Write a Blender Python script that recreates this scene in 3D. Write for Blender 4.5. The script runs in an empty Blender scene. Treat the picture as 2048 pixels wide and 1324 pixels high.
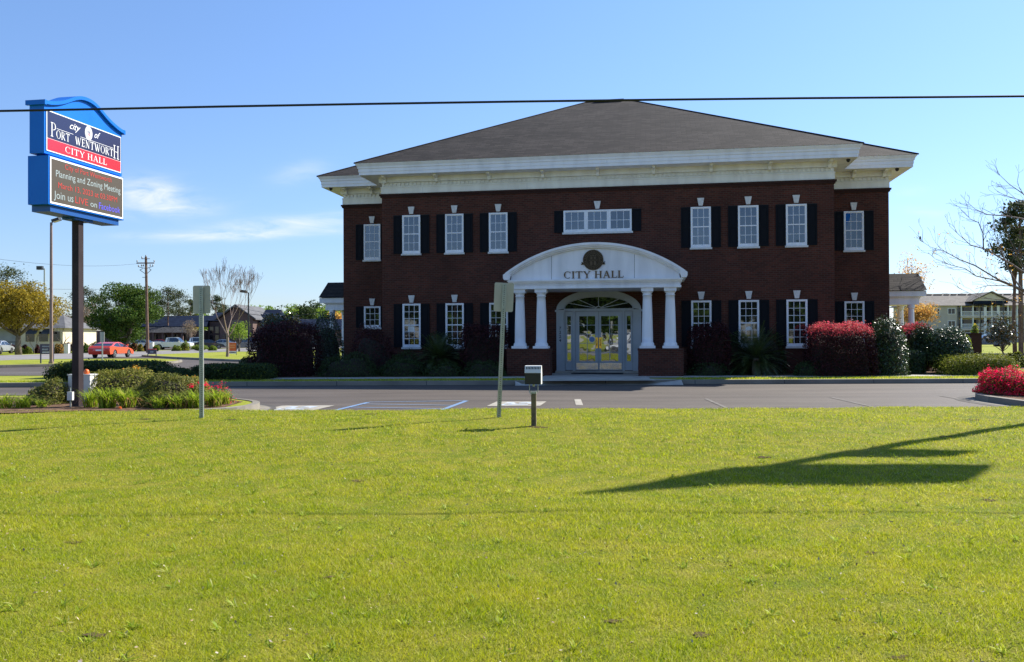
import bpy, math, random
import numpy as np
from mathutils import Vector, Matrix
R = math.radians
C = bpy.context.scene.collection
sc = bpy.context.scene
# ---------------------------------------------------------------- camera
F = 1700.0                      # focal length in photograph pixels (2048 wide)
CAM = Vector((0, 0, 1.6))
PITCH = math.atan(12.5 / F)
rt = Vector((1, 0, -.0042)).normalized()
fw = Vector((0, math.cos(PITCH), math.sin(PITCH))); fw = (fw - rt * fw.dot(rt)).normalized()
up = rt.cross(fw)
cd = bpy.data.cameras.new('camera'); cam = bpy.data.objects.new('camera', cd); C.objects.link(cam)
cam.matrix_world = Matrix(((rt.x, up.x, -fw.x, CAM.x), (rt.y, up.y, -fw.y, CAM.y), (rt.z, up.z, -fw.z, CAM.z), (0, 0, 0, 1)))
cd.sensor_width = 36; cd.lens = 36 * F / 2048; cd.clip_end = 4000; cd.clip_start = .05
sc.camera = cam
def ray(px, py): return fw * F + rt * (px - 1024) - up * (py - 662)
def P(px, py, Y):
    d = ray(px, py); return CAM + d * (Y / d.y)
def G(px, py, z=0.0):
    d = ray(px, py); return CAM + d * ((z - CAM.z) / d.z)
def X_at(px, Y): return P(px, 675, Y).x
def Z_at(px, py, Y): return P(px, py, Y).z
# ---------------------------------------------------------------- light
SUN_AZ = math.atan2(1.0, .70)          # from +Y (forward) towards +X
SUN_EL = R(36.7)
w = bpy.data.worlds.new('World'); sc.world = w; w.use_nodes = True
nt = w.node_tree; N = nt.nodes; L = nt.links
bg = N['Background']; sky = N.new('ShaderNodeTexSky'); sky.sky_type = 'NISHITA'; sky.sun_disc = False
sky.sun_elevation = SUN_EL; sky.sun_rotation = SUN_AZ; sky.altitude = 0; sky.air_density = 1.0; sky.dust_density = .12; sky.ozone_density = 2.6
def nmath(nt, op, a, b=None, clamp=False):
    n = nt.nodes.new('ShaderNodeMath'); n.operation = op; n.use_clamp = clamp
    for i, v in enumerate((a, b)):
        if v is None: continue
        if isinstance(v, (int, float)): n.inputs[i].default_value = v
        else: nt.links.new(v, n.inputs[i])
    return n.outputs[0]
tc = N.new('ShaderNodeTexCoord'); sx = N.new('ShaderNodeSeparateXYZ'); L.new(tc.outputs['Generated'], sx.inputs[0])
yy = nmath(nt, 'MAXIMUM', sx.outputs[1], .02)
az = nmath(nt, 'DIVIDE', sx.outputs[0], yy); el = nmath(nt, 'DIVIDE', sx.outputs[2], yy)
cv = N.new('ShaderNodeCombineXYZ'); L.new(az, cv.inputs[0]); L.new(nmath(nt, 'MULTIPLY', el, 4.5), cv.inputs[1])
nz = N.new('ShaderNodeTexNoise'); nz.inputs['Scale'].default_value = 13; nz.inputs['Detail'].default_value = 7; nz.inputs['Roughness'].default_value = .6; nz.inputs['Distortion'].default_value = .6
L.new(cv.outputs[0], nz.inputs['Vector'])
tot = None
for (cx, cy, rx, ry, tilt, s) in ((-.425, .170, .042, .017, -.05, 1.15), (-.395, .153, .05, .010, .03, .6), (-.26, .134, .10, .0085, .07, 1.1), (-.30, .121, .11, .005, .03, .75), (-.40, .122, .06, .004, 0, .5), (-.25, .195, .03, .012, .2, .4), (.49, .145, .03, .005, -.15, .3), (.47, .17, .02, .006, .1, .2)):
    dx = nmath(nt, 'SUBTRACT', az, cx); dy = nmath(nt, 'SUBTRACT', nmath(nt, 'SUBTRACT', el, cy), nmath(nt, 'MULTIPLY', dx, tilt))
    q = nmath(nt, 'ADD', nmath(nt, 'POWER', nmath(nt, 'ABSOLUTE', nmath(nt, 'DIVIDE', dx, rx)), 2), nmath(nt, 'POWER', nmath(nt, 'ABSOLUTE', nmath(nt, 'DIVIDE', dy, ry)), 2))
    m = nmath(nt, 'MULTIPLY', nmath(nt, 'POWER', 2.718, nmath(nt, 'MULTIPLY', q, -1)), s)
    tot = m if tot is None else nmath(nt, 'ADD', tot, m)
cm = nmath(nt, 'MULTIPLY', tot, nmath(nt, 'MULTIPLY', nmath(nt, 'SUBTRACT', nz.outputs[0], .3), 3.2), clamp=True)
cm = nmath(nt, 'MULTIPLY', cm, .72)
mx = N.new('ShaderNodeMixRGB'); L.new(cm, mx.inputs[0]); L.new(sky.outputs[0], mx.inputs[1]); mx.inputs[2].default_value = (5.8, 6.1, 6.9, 1)
tn = N.new('ShaderNodeMixRGB'); tn.blend_type = 'MULTIPLY'; tn.inputs[0].default_value = 1; 
hz = N.new('ShaderNodeMixRGB'); hz.inputs[1].default_value = (.56, .60, .82, 1); hz.inputs[2].default_value = (.93, 1.04, 1.22, 1)      # clear, evenly blue air down to the horizon
L.new(nmath(nt, 'POWER', nmath(nt, 'MULTIPLY', sx.outputs[2], 2.6, clamp=True), .6, clamp=True), hz.inputs[0]); L.new(hz.outputs[0], tn.inputs[2])
L.new(sky.outputs[0], tn.inputs[1]); L.new(tn.outputs[0], mx.inputs[1])
L.new(mx.outputs[0], bg.inputs[0]); bg.inputs[1].default_value = .09
sd = bpy.data.lights.new('sun', 'SUN'); sd.energy = 5.0; sd.angle = R(.53); sd.color = (1, .95, .86)
so = bpy.data.objects.new('sun', sd); C.objects.link(so)
to_sun = Vector((math.sin(SUN_AZ) * math.cos(SUN_EL), math.cos(SUN_AZ) * math.cos(SUN_EL), math.sin(SUN_EL)))
so.rotation_euler = to_sun.to_track_quat('Z', 'Y').to_euler(); so.location = (60, 40, 60)
sc.view_settings.view_transform = 'Standard'; sc.view_settings.look = 'None'; sc.view_settings.exposure = .95; sc.view_settings.gamma = 1
sc.cycles.max_bounces = 6; sc.cycles.diffuse_bounces = 3; sc.cycles.transparent_max_bounces = 6
# ---------------------------------------------------------------- materials
MATS = {}
def pm(name, c1, c2=None, scale=3, rough=.7, spec=.4, metal=0, bump=0, bscale=40, detail=4, transl=0, island=None, emit=0, fac=(.35, .65), dist=.01, stretch=None):
    m = bpy.data.materials.new(name); m.use_nodes = True; MATS[name] = m
    t = m.node_tree; b = t.nodes['Principled BSDF']
    b.inputs['Roughness'].default_value = rough; b.inputs['Specular IOR Level'].default_value = spec; b.inputs['Metallic'].default_value = metal
    c1 = tuple(c1) + (1,)
    col = None
    if c2 is not None:
        tcn = t.nodes.new('ShaderNodeTexCoord'); n = t.nodes.new('ShaderNodeTexNoise'); n.inputs['Scale'].default_value = scale; n.inputs['Detail'].default_value = detail
        if stretch:
            mp = t.nodes.new('ShaderNodeMapping'); mp.inputs['Scale'].default_value = stretch; t.links.new(tcn.outputs['Object'], mp.inputs[0]); t.links.new(mp.outputs[0], n.inputs['Vector'])
        else: t.links.new(tcn.outputs['Object'], n.inputs['Vector'])
        r = t.nodes.new('ShaderNodeValToRGB'); r.color_ramp.elements[0].position = fac[0]; r.color_ramp.elements[1].position = fac[1]
        r.color_ramp.elements[0].color = c1; r.color_ramp.elements[1].color = tuple(c2) + (1,)
        t.links.new(n.outputs[0], r.inputs[0]); col = r.outputs[0]
    if island:
        g = t.nodes.new('ShaderNodeNewGeometry'); r2 = t.nodes.new('ShaderNodeValToRGB'); cr = r2.color_ramp
        k = len(island)
        while len(cr.elements) < k: cr.elements.new(.5)
        for i, c in enumerate(island): cr.elements[i].position = i / (k - 1); cr.elements[i].color = tuple(c) + (1,)
        t.links.new(g.outputs['Random Per Island'], r2.inputs[0])
        if col is None: col = r2.outputs[0]
        else:
            mm = t.nodes.new('ShaderNodeMixRGB'); mm.inputs[0].default_value = .5; t.links.new(col, mm.inputs[1]); t.links.new(r2.outputs[0], mm.inputs[2]); col = mm.outputs[0]
    if col is None: b.inputs['Base Color'].default_value = c1
    else: t.links.new(col, b.inputs['Base Color'])
    if bump:
        tcn = t.nodes.new('ShaderNodeTexCoord'); n = t.nodes.new('ShaderNodeTexNoise'); n.inputs['Scale'].default_value = bscale; n.inputs['Detail'].default_value = 6
        t.links.new(tcn.outputs['Object'], n.inputs['Vector']); bp = t.nodes.new('ShaderNodeBump'); bp.inputs['Strength'].default_value = bump; bp.inputs['Distance'].default_value = dist
        t.links.new(n.outputs[0], bp.inputs['Height']); t.links.new(bp.outputs[0], b.inputs['Normal'])
    if emit:
        b.inputs['Emission Color'].default_value = c1; b.inputs['Emission Strength'].default_value = emit
    if transl:
        tr = t.nodes.new('ShaderNodeBsdfTranslucent'); ms = t.nodes.new('ShaderNodeMixShader'); ms.inputs[0].default_value = transl
        if col is None: tr.inputs[0].default_value = c1
        else:
            hs = t.nodes.new('ShaderNodeHueSaturation'); hs.inputs['Hue'].default_value = .492; hs.inputs['Value'].default_value = 1.5; hs.inputs['Saturation'].default_value = 1.05
            t.links.new(col, hs.inputs['Color']); t.links.new(hs.outputs[0], tr.inputs[0])
        out = t.nodes['Material Output']; t.links.new(b.outputs[0], ms.inputs[1]); t.links.new(tr.outputs[0], ms.inputs[2]); t.links.new(ms.outputs[0], out.inputs[0])
    return m
def brickmat(name, ca, cb, cm, bw, rh, mortar, slope=False, rough=.85, noise=.5, bump=.3, stain=None):
    m = bpy.data.materials.new(name); m.use_nodes = True; MATS[name] = m; t = m.node_tree; b = t.nodes['Principled BSDF']
    b.inputs['Roughness'].default_value = rough; b.inputs['Specular IOR Level'].default_value = .25
    tcn = t.nodes.new('ShaderNodeTexCoord'); s = t.nodes.new('ShaderNodeSeparateXYZ'); t.links.new(tcn.outputs['Object'], s.inputs[0])
    cx = t.nodes.new('ShaderNodeCombineXYZ'); t.links.new(nmath(t, 'ADD', s.outputs[0], s.outputs[1]) if not slope else s.outputs[0 if slope == 'x' else 1], cx.inputs[0]); t.links.new(s.outputs[2], cx.inputs[1])
    bt = t.nodes.new('ShaderNodeTexBrick'); t.links.new(cx.outputs[0], bt.inputs['Vector'])
    bt.inputs['Scale'].default_value = 1; bt.inputs['Brick Width'].default_value = bw; bt.inputs['Row Height'].default_value = rh; bt.inputs['Mortar Size'].default_value = mortar; bt.inputs['Mortar Smooth'].default_value = .2; bt.inputs['Bias'].default_value = -.1
    bt.inputs['Color1'].default_value = tuple(ca) + (1,); bt.inputs['Color2'].default_value = tuple(cb) + (1,); bt.inputs['Mortar'].default_value = tuple(cm) + (1,)
    n = t.nodes.new('ShaderNodeTexNoise'); n.inputs['Scale'].default_value = .7; n.inputs['Detail'].default_value = 6; t.links.new(tcn.outputs['Object'], n.inputs['Vector'])
    r = t.nodes.new('ShaderNodeValToRGB'); r.color_ramp.elements[0].position = .3; r.color_ramp.elements[1].position = .7
    r.color_ramp.elements[0].color = (1 - noise,) * 3 + (1,); r.color_ramp.elements[1].color = (1, 1, 1, 1); t.links.new(n.outputs[0], r.inputs[0])
    mu = t.nodes.new('ShaderNodeMixRGB'); mu.blend_type = 'MULTIPLY'; mu.inputs[0].default_value = 1; t.links.new(bt.outputs[0], mu.inputs[1]); t.links.new(r.outputs[0], mu.inputs[2])
    t.links.new(mu.outputs[0], b.inputs['Base Color'])
    bp = t.nodes.new('ShaderNodeBump'); bp.inputs['Strength'].default_value = bump; bp.inputs['Distance'].default_value = .01; bp.invert = True
    t.links.new(bt.outputs['Fac'], bp.inputs['Height']); t.links.new(bp.outputs[0], b.inputs['Normal'])
    return m
# ---------------------------------------------------------------- mesh helpers
class MB:
    def __init__(s): s.v = []; s.f = []; s.m = []
    def add(s, vs, fs, mi=0):
        o = len(s.v); s.v += [tuple(v) for v in vs]; s.f += [tuple(i + o for i in f) for f in fs]; s.m += [mi] * len(fs); return s
    def box(s, x0, x1, y0, y1, z0, z1, mi=0):
        return s.add([(x0, y0, z0), (x1, y0, z0), (x1, y1, z0), (x0, y1, z0), (x0, y0, z1), (x1, y0, z1), (x1, y1, z1), (x0, y1, z1)],
                     [(0, 3, 2, 1), (4, 5, 6, 7), (0, 1, 5, 4), (1, 2, 6, 5), (2, 3, 7, 6), (3, 0, 4, 7)], mi)
    def poly(s, pts, mi=0): return s.add(pts, [tuple(range(len(pts)))], mi)
    def prism(s, pts, a, b, axis='y', mi=0):     # outline of 2-D points extruded from a to b along axis
        def mk(p, t):
            if axis == 'y': return (p[0], t, p[1])
            if axis == 'x': return (t, p[0], p[1])
            return (p[0], p[1], t)
        n = len(pts); vs = [mk(p, a) for p in pts] + [mk(p, b) for p in pts]
        area = sum(pts[i][0] * pts[(i + 1) % n][1] - pts[(i + 1) % n][0] * pts[i][1] for i in range(n))
        flip = (area < 0) ^ (axis == 'y') ^ (b < a)
        A = list(range(n)); B = [i + n for i in A]
        fs = [tuple(A[::-1]), tuple(B)] + [(i, (i + 1) % n, (i + 1) % n + n, i + n) for i in range(n)]
        if flip: fs = [f[::-1] for f in fs]
        return s.add(vs, fs, mi)
    def strip(s, outer, inner, a, b, axis='y', mi=0):   # band between two open outlines
        n = len(outer)
        for i in range(n - 1): s.prism([outer[i], outer[i + 1], inner[i + 1], inner[i]], a, b, axis, mi)
        return s
    def tube(s, pts, rads, n=6, mi=0, cap=True):
        pts = [Vector(p) for p in pts]; o = len(s.v); k = len(pts)
        prev = None
        for i, p in enumerate(pts):
            d = (pts[min(i + 1, k - 1)] - pts[max(i - 1, 0)]).normalized()
            a = Vector((0, 0, 1)) if abs(d.z) < .9 else Vector((1, 0, 0))
            if prev is not None: a = prev
            u = (a - d * a.dot(d)).normalized(); v = d.cross(u); prev = u
            r = rads[i] if hasattr(rads, '__len__') else rads
            for j in range(n):
                t = 2 * math.pi * j / n; s.v.append(tuple(p + u * (math.cos(t) * r) + v * (math.sin(t) * r)))
        for i in range(k - 1):
            for j in range(n):
                a0 = o + i * n + j; a1 = o + i * n + (j + 1) % n; s.f.append((a0, a1, a1 + n, a0 + n)); s.m.append(mi)
        if cap:
            s.f.append(tuple(o + j for j in range(n))[::-1]); s.m.append(mi); s.f.append(tuple(o + (k - 1) * n + j for j in range(n))); s.m.append(mi)
        return s
    def lathe(s, prof, cx=0, cy=0, cz=0, n=20, mi=0, sq=None):
        o = len(s.v); k = len(prof)
        for (r, z) in prof:
            for j in range(n):
                t = 2 * math.pi * j / n; s.v.append((cx + r * math.cos(t), cy + r * math.sin(t), cz + z))
        for i in range(k - 1):
            for j in range(n):
                a0 = o + i * n + j; a1 = o + i * n + (j + 1) % n; s.f.append((a0, a1, a1 + n, a0 + n)); s.m.append(mi)
        s.f.append(tuple(o + j for j in range(n))[::-1]); s.m.append(mi); s.f.append(tuple(o + (k - 1) * n + j for j in range(n))); s.m.append(mi)
        return s
    def build(s, name, mats, parent=None, loc=None, rz=0, smooth=False):
        me = bpy.data.meshes.new(name); me.from_pydata(s.v, [], s.f)
        mats = mats if isinstance(mats, (list, tuple)) else [mats]
        for m in mats: me.materials.append(MATS[m] if isinstance(m, str) else m)
        if len(mats) > 1: me.polygons.foreach_set('material_index', s.m)
        if smooth: me.polygons.foreach_set('use_smooth', [True] * len(s.f))
        me.update(); return link(name, me, parent, loc, rz)
def link(name, me, parent=None, loc=None, rz=0):
    o = bpy.data.objects.new(name, me); C.objects.link(o)
    if parent is not None: o.parent = parent
    if loc is not None: o.location = loc
    o.rotation_euler.z = rz; return o
def tag(o, label=None, cat=None, group=None, kind=None):
    if label: o['label'] = label
    if cat: o['category'] = cat
    if group: o['group'] = group
    if kind: o['kind'] = kind
    return o
def thing(name, label, cat, loc=(0, 0, 0), rz=0, group=None):
    o = bpy.data.objects.new(name, None); o.empty_display_size = .3; C.objects.link(o); o.location = loc; o.rotation_euler.z = rz
    return tag(o, label, cat, group)
def npmesh(name, V, Fc, mat, parent=None, loc=None, rz=0, mi=None, smooth=False):
    """V (n,3) vertices, Fc (m,k) faces of one size"""
    me = bpy.data.meshes.new(name); V = np.asarray(V, np.float32); Fc = np.asarray(Fc, np.int32); m, k = Fc.shape
    me.vertices.add(len(V)); me.vertices.foreach_set('co', V.ravel()); me.loops.add(m * k); me.loops.foreach_set('vertex_index', Fc.ravel())
    me.polygons.add(m); me.polygons.foreach_set('loop_start', np.arange(0, m * k, k, dtype=np.int32)); 
    mats = mat if isinstance(mat, (list, tuple)) else [mat]
    for q in mats: me.materials.append(MATS[q])
    if mi is not None: me.polygons.foreach_set('material_index', np.asarray(mi, np.int32))
    me.update(calc_edges=True); me.validate()
    if smooth: me.polygons.foreach_set('use_smooth', [True] * len(me.polygons))
    return link(name, me, parent, loc, rz)
rng = np.random.default_rng(7)
def leaves(cs, size, name, mat, parent=None, loc=None, flat=0.0, aspect=.55, out=None, seed=1):
    """one leaf (a folded quad of two triangles' width) at every centre; out = outward directions to face"""
    g = np.random.default_rng(seed); n = len(cs)
    nrm = g.normal(size=(n, 3)); 
    if out is not None: nrm = nrm * .7 + out * 1.1
    nrm[:, 2] += flat; nrm /= np.linalg.norm(nrm, axis=1)[:, None] + 1e-9
    a = g.normal(size=(n, 3)); a -= nrm * (a * nrm).sum(1)[:, None]; a /= np.linalg.norm(a, axis=1)[:, None] + 1e-9
    b = np.cross(nrm, a); s = (size * g.uniform(.6, 1.3, n))[:, None] * .5
    V = np.stack([cs - a * s, cs + b * s * aspect, cs + a * s, cs - b * s * aspect], 1).reshape(-1, 3)
    Fc = np.arange(4 * n).reshape(n, 4)
    return npmesh(name, V, Fc, mat, parent, loc)
def textmesh(body, size, extrude=.004, align='CENTER', sx=1.0, shear=0, bold=0, space=1.0, line=1.0):
    cu = bpy.data.curves.new('t', 'FONT'); cu.body = body; cu.size = size; cu.extrude = extrude; cu.align_x = align; cu.shear = shear; cu.offset = bold; cu.space_character = space; cu.space_line = line; cu.resolution_u = 3
    o = bpy.data.objects.new('t', cu); C.objects.link(o); bpy.context.view_layer.update()
    me = bpy.data.meshes.new_from_object(o.evaluated_get(bpy.context.evaluated_depsgraph_get())); bpy.data.objects.remove(o); bpy.data.curves.remove(cu)
    if sx != 1: me.transform(Matrix.Scale(sx, 4, (1, 0, 0)))
    return me
def text(name, body, size, mat, mtx, parent=None, **k):
    me = textmesh(body, size, **k); me.transform(mtx); me.materials.clear(); me.materials.append(MATS[mat]); me.name = name; return link(name, me, parent)
FRONT = Matrix.Rotation(R(90), 4, 'X')            # text in the xz plane, read from -y
# serif lettering from strokes, unit cap height
def serif(txt, h, sp=.12, heavy=1.0):
    """returns list of (outline quads) in 2-D and total width"""
    T, t = .15 * heavy, .06 * heavy; S = .045; quads = []; x = 0
    def ln(x0, y0, x1, y1, w0): 
        dx, dy = x1 - x0, y1 - y0; l = math.hypot(dx, dy); nx, ny = -dy / l * w0 / 2, dx / l * w0 / 2
        quads.append([(x + x0 + nx, y0 + ny), (x + x1 + nx, y1 + ny), (x + x1 - nx, y1 - ny), (x + x0 - nx, y0 - ny)])
    def sf(cx, y, w0): ln(cx - w0 / 2, y, cx + w0 / 2, y, S)
    def arc(cx, cy, rx, ry, a0, a1, tk, tn, n=14):
        pr = None
        for i in range(n + 1):
            a = R(a0 + (a1 - a0) * i / n); wd = tn + (tk - tn) * abs(math.cos(a)) ** 1.5
            po = (x + cx + rx * math.cos(a), cy + ry * math.sin(a)); pi = (x + cx + (rx - wd) * math.cos(a), cy + (ry - max(wd * .55, tn)) * math.sin(a))
            if pr: quads.append([pr[0], po, pi, pr[1]])
            pr = (po, pi)
    for ch in txt:
        lo = S / 2; hi = 1 - S / 2
        big = 1
        if ch == ' ': x += .34; continue
        if ch == 'I': ln(.15, S, .15, 1 - S, T); sf(.15, lo, .3); sf(.15, hi, .3); wd = .3
        elif ch == 'T': ln(.36, S, .36, .93, T); ln(0, .965, .72, .965, .07); ln(.02, .78, .02, .93, S); ln(.70, .78, .70, .93, S); sf(.36, lo, .32); wd = .72
        elif ch == 'Y': ln(.1, 1 - S, .36, .48, T); ln(.66, 1 - S, .4, .48, t); ln(.38, S, .38, .48, T); sf(.1, hi, .26); sf(.64, hi, .24); sf(.38, lo, .32); wd = .76
        elif ch == 'H': ln(.13, S, .13, 1 - S, T); ln(.63, S, .63, 1 - S, T); ln(.21, .52, .55, .52, t); [sf(a, b, .28) for a in (.13, .63) for b in (lo, hi)]; wd = .76
        elif ch == 'A': ln(.1, S, .38, 1, t); ln(.38, 1, .66, S, T); ln(.2, .33, .54, .33, t); sf(.1, lo, .24); sf(.66, lo, .28); wd = .78
        elif ch == 'L': ln(.13, .07, .13, 1 - S, T); ln(.0, .035, .56, .035, .07); ln(.56, 0.07, .56, .27, S); sf(.13, hi, .28); wd = .58
        elif ch == 'C': arc(.4, .5, .4, .51, 48, 312, T, t); ln(.68, .72, .68, .95, S); wd = .74
        elif ch == 'O': arc(.4, .5, .4, .51, 0, 360, T, t, 22); wd = .8
        elif ch == 'P': ln(.13, S, .13, 1 - S, T); arc(.24, .73, .34, .27, -90, 90, T, t); sf(.13, lo, .28); sf(.13, hi, .26); wd = .58
        elif ch == 'R': ln(.13, S, .13, 1 - S, T); arc(.24, .74, .33, .26, -90, 90, T, t); ln(.34, .47, .64, S, T); sf(.13, lo, .28); sf(.13, hi, .26); sf(.66, lo, .2); wd = .74
        elif ch == 'E': ln(.13, .07, .13, .93, T); ln(0, .035, .55, .035, .07); ln(0, .965, .52, .965, .07); ln(.21, .52, .42, .52, t); ln(.55, .07, .55, .25, S); ln(.52, .93, .52, .78, S); ln(.42, .42, .42, .62, S); wd = .57
        elif ch == 'N': ln(.12, S, .12, 1 - S, t); ln(.12, 1, .64, 0, T); ln(.64, .0, .64, 1 - S, t); sf(.12, lo, .24); sf(.1, hi, .2); sf(.64, hi, .24); wd = .76
        elif ch == 'W': ln(.1, 1 - S, .32, 0, T); ln(.32, 0, .52, .9, t); ln(.48, 1 - S, .72, 0, T); ln(.72, 0, .94, 1 - S, t); sf(.1, hi, .24); sf(.94, hi, .22); wd = 1.04
        else: wd = .5
        x += wd + sp
    W = x - sp
    return [[(a * h, b * h) for a, b in q] for q in quads], W * h
def serif_add(mb, txt, x0, x1, z0, h, y, th, mi=0, heavy=1.0, align='fit', sp=.12):
    q, W = serif(txt, h, sp, heavy); s = (x1 - x0) / W
    for i, pts in enumerate(q):
        e = .0006 * (i % 7)
        mb.prism([(x0 + a * s, z0 + b) for a, b in pts], y + e, y - th - e, 'y', mi)
# ---------------------------------------------------------------- palette
pm('asphalt', (.058, .046, .038), (.115, .094, .077), scale=1, stretch=(.22, 1.1, 1), rough=.75, spec=.35, bump=.5, bscale=90, detail=9, fac=(.25, .72))
pm('street_asphalt', (.21, .195, .185), (.26, .245, .235), scale=.2, rough=.9, spec=.2)
pm('concrete', (.36, .33, .28), (.47, .44, .38), scale=2.5, rough=.9, spec=.2, bump=.3, bscale=30)
pm('turf', (.13, .165, .010), (.24, .22, .03), scale=3, rough=.9, spec=.1, detail=9, bump=.8, bscale=60, dist=.03)
pm('far_turf', (.21, .25, .02), (.30, .30, .05), scale=.3, rough=.95, spec=.1, detail=9, bump=.6, bscale=12, dist=.05)
pm('mulch', (.10, .055, .035), (.22, .14, .09), scale=7, rough=.95, spec=.1, detail=8, bump=1, bscale=45, dist=.03)
pm('grass_blade', (.235, .305, .012), (.44, .42, .034), scale=.9, rough=.7, spec=.08, transl=.42, detail=9, fac=(.40, .68),
   island=[(.05, .11, .006), (.22, .32, .012), (.31, .39, .015), (.56, .55, .04), (.38, .42, .02), (.74, .70, .34), (.36, .25, .09), (.26, .34, .014), (.03, .07, .004)])
pm('white_paint', (.70, .70, .71), (.86, .86, .87), scale=1, stretch=(2.5, 2.5, .5), rough=.5, spec=.3, detail=9, fac=(.25, .55), bump=.15, bscale=3)
pm('cream_paint', (.74, .71, .62), (.87, .85, .76), scale=1, stretch=(2.5, 2.5, .6), detail=9, rough=.5)
pm('grey_trim', (.38, .415, .435), (.44, .47, .49), scale=1.5, rough=.45)
pm('shutter_black', (.006, .007, .010), rough=.7, spec=.15)
pm('stone_trim', (.62, .60, .56), (.72, .70, .66), scale=8, rough=.8)
pm('bronze', (.03, .02, .01), (.06, .04, .02), scale=30, rough=.4, metal=.6)
pm('brass', (.85, .55, .12), rough=.22, metal=1)
pm('steel_plate', (.75, .62, .45), (.5, .5, .55), scale=6, rough=.25, metal=1, bump=.3, bscale=5)
pm('dark_gap', (.01, .01, .012), rough=.9)
pm('galv', (.33, .36, .33), (.42, .45, .41), scale=9, rough=.45, metal=.55, bump=.1, bscale=60)
pm('sign_back', (.40, .39, .34), (.46, .45, .40), scale=3, rough=.5, metal=.35)
pm('dark_metal', (.03, .032, .034), rough=.4, metal=.3)
pm('black_pole', (.036, .027, .029), (.052, .040, .043), scale=2, rough=.6, spec=.08)
pm('grey_box', (.62, .61, .57), (.70, .69, .65), scale=3, rough=.5)
pm('white_box', (.80, .80, .78), rough=.5)
pm('orange_plastic', (.85, .16, .03), rough=.4)
pm('wood_post', (.10, .085, .045), (.19, .15, .085), scale=14, rough=.85, bump=.5, bscale=30)
pm('sign_blue', (.002, .145, .60), (.003, .16, .64), scale=2, rough=.35, spec=.2)
pm('sign_deep_blue', (.012, .085, .30), rough=.35)
pm('sign_navy', (.022, .024, .075), rough=.16, spec=.6)
pm('sign_red', (.72, .025, .045), rough=.16, spec=.6)
pm('sign_white', (.85, .85, .85), rough=.4)
pm('led_face', (.045, .034, .022), (.058, .044, .030), scale=90, rough=.7, fac=(.45, .55))
pm('led_red', (.42, .03, .02), rough=.5, emit=.05)
pm('led_white', (.30, .36, .36), rough=.5, emit=.03)
pm('led_blue', (.09, .08, .60), rough=.5, emit=.08)
pm('line_blue', (.10, .19, .34), (.19, .28, .42), scale=20, rough=.8)
pm('line_white', (.50, .50, .47), (.7, .7, .66), scale=12, rough=.8)
pm('line_worn', (.10, .088, .075), (.19, .17, .15), scale=4, rough=.9)
pm('faded_pad', (.26, .235, .19), (.40, .37, .31), scale=5, rough=.9)
pm('line_faint', (.30, .40, .52), (.50, .50, .48), scale=9, rough=.9)
pm('cable', (.01, .01, .012), rough=.5)
brickmat('brick', (.070, .020, .013), (.125, .034, .020), (.10, .062, .045), .21, .075, .010, noise=.35)
brickmat('kerb_concrete', (.26, .235, .19), (.33, .30, .245), (.10, .09, .08), 3.0, 60, .014, noise=.4)
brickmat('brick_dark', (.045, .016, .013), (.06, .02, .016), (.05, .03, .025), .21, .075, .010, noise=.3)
brickmat('shingle_front', (.028, .022, .019), (.070, .057, .049), (.012, .010, .009), .42, .085, .012, slope='x', noise=.42, bump=.6)
brickmat('shingle_side', (.028, .022, .019), (.070, .057, .049), (.012, .010, .009), .42, .085, .012, slope='y', noise=.42, bump=.6)
brickmat('shingle_far', (.20, .175, .15), (.26, .23, .20), (.13, .115, .10), .5, .12, .01, slope='x', noise=.3)
def glassmat(name, base, metal, rough=.02, bump=.02, bs=1.2, stripes=0):
    m = pm(name, base, rough=rough, spec=.4, metal=0); t = m.node_tree; b = t.nodes['Principled BSDF']
    gl = t.nodes.new('ShaderNodeBsdfGlossy'); gl.inputs['Roughness'].default_value = rough; gl.inputs[0].default_value = (.85, .9, .95, 1)
    ms = t.nodes.new('ShaderNodeMixShader'); ms.inputs[0].default_value = metal
    n = t.nodes.new('ShaderNodeTexNoise'); n.inputs['Scale'].default_value = bs; tcn = t.nodes.new('ShaderNodeTexCoord'); t.links.new(tcn.outputs['Object'], n.inputs['Vector'])
    bp = t.nodes.new('ShaderNodeBump'); bp.inputs['Strength'].default_value = bump; bp.inputs['Distance'].default_value = .3; t.links.new(n.outputs[0], bp.inputs['Height'])
    t.links.new(bp.outputs[0], gl.inputs['Normal'])
    if stripes:
        wv = t.nodes.new('ShaderNodeTexWave'); wv.inputs['Scale'].default_value = stripes; wv.inputs['Distortion'].default_value = .3; t.links.new(tcn.outputs['Object'], wv.inputs['Vector'])
        mr = t.nodes.new('ShaderNodeMixRGB'); mr.inputs[1].default_value = tuple(c * .75 for c in base) + (1,); mr.inputs[2].default_value = tuple(c * 1.2 for c in base) + (1,)
        t.links.new(wv.outputs[0], mr.inputs[0]); t.links.new(mr.outputs[0], b.inputs['Base Color'])
    oi = t.nodes.new('ShaderNodeObjectInfo'); t.links.new(nmath(t, 'ADD', nmath(t, 'MULTIPLY', oi.outputs['Random'], metal * .6), metal * .7), ms.inputs[0])
    o = t.nodes['Material Output']; t.links.new(b.outputs[0], ms.inputs[1]); t.links.new(gl.outputs[0], ms.inputs[2]); t.links.new(ms.outputs[0], o.inputs[0])
glassmat('glass_upper', (.014, .024, .048), .085, stripes=5)
glassmat('glass_lower', (.015, .015, .014), .12)
glassmat('glass_door', (.012, .012, .012), .26)
glassmat('car_glass', (.01, .012, .015), .12, bump=0)
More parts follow.
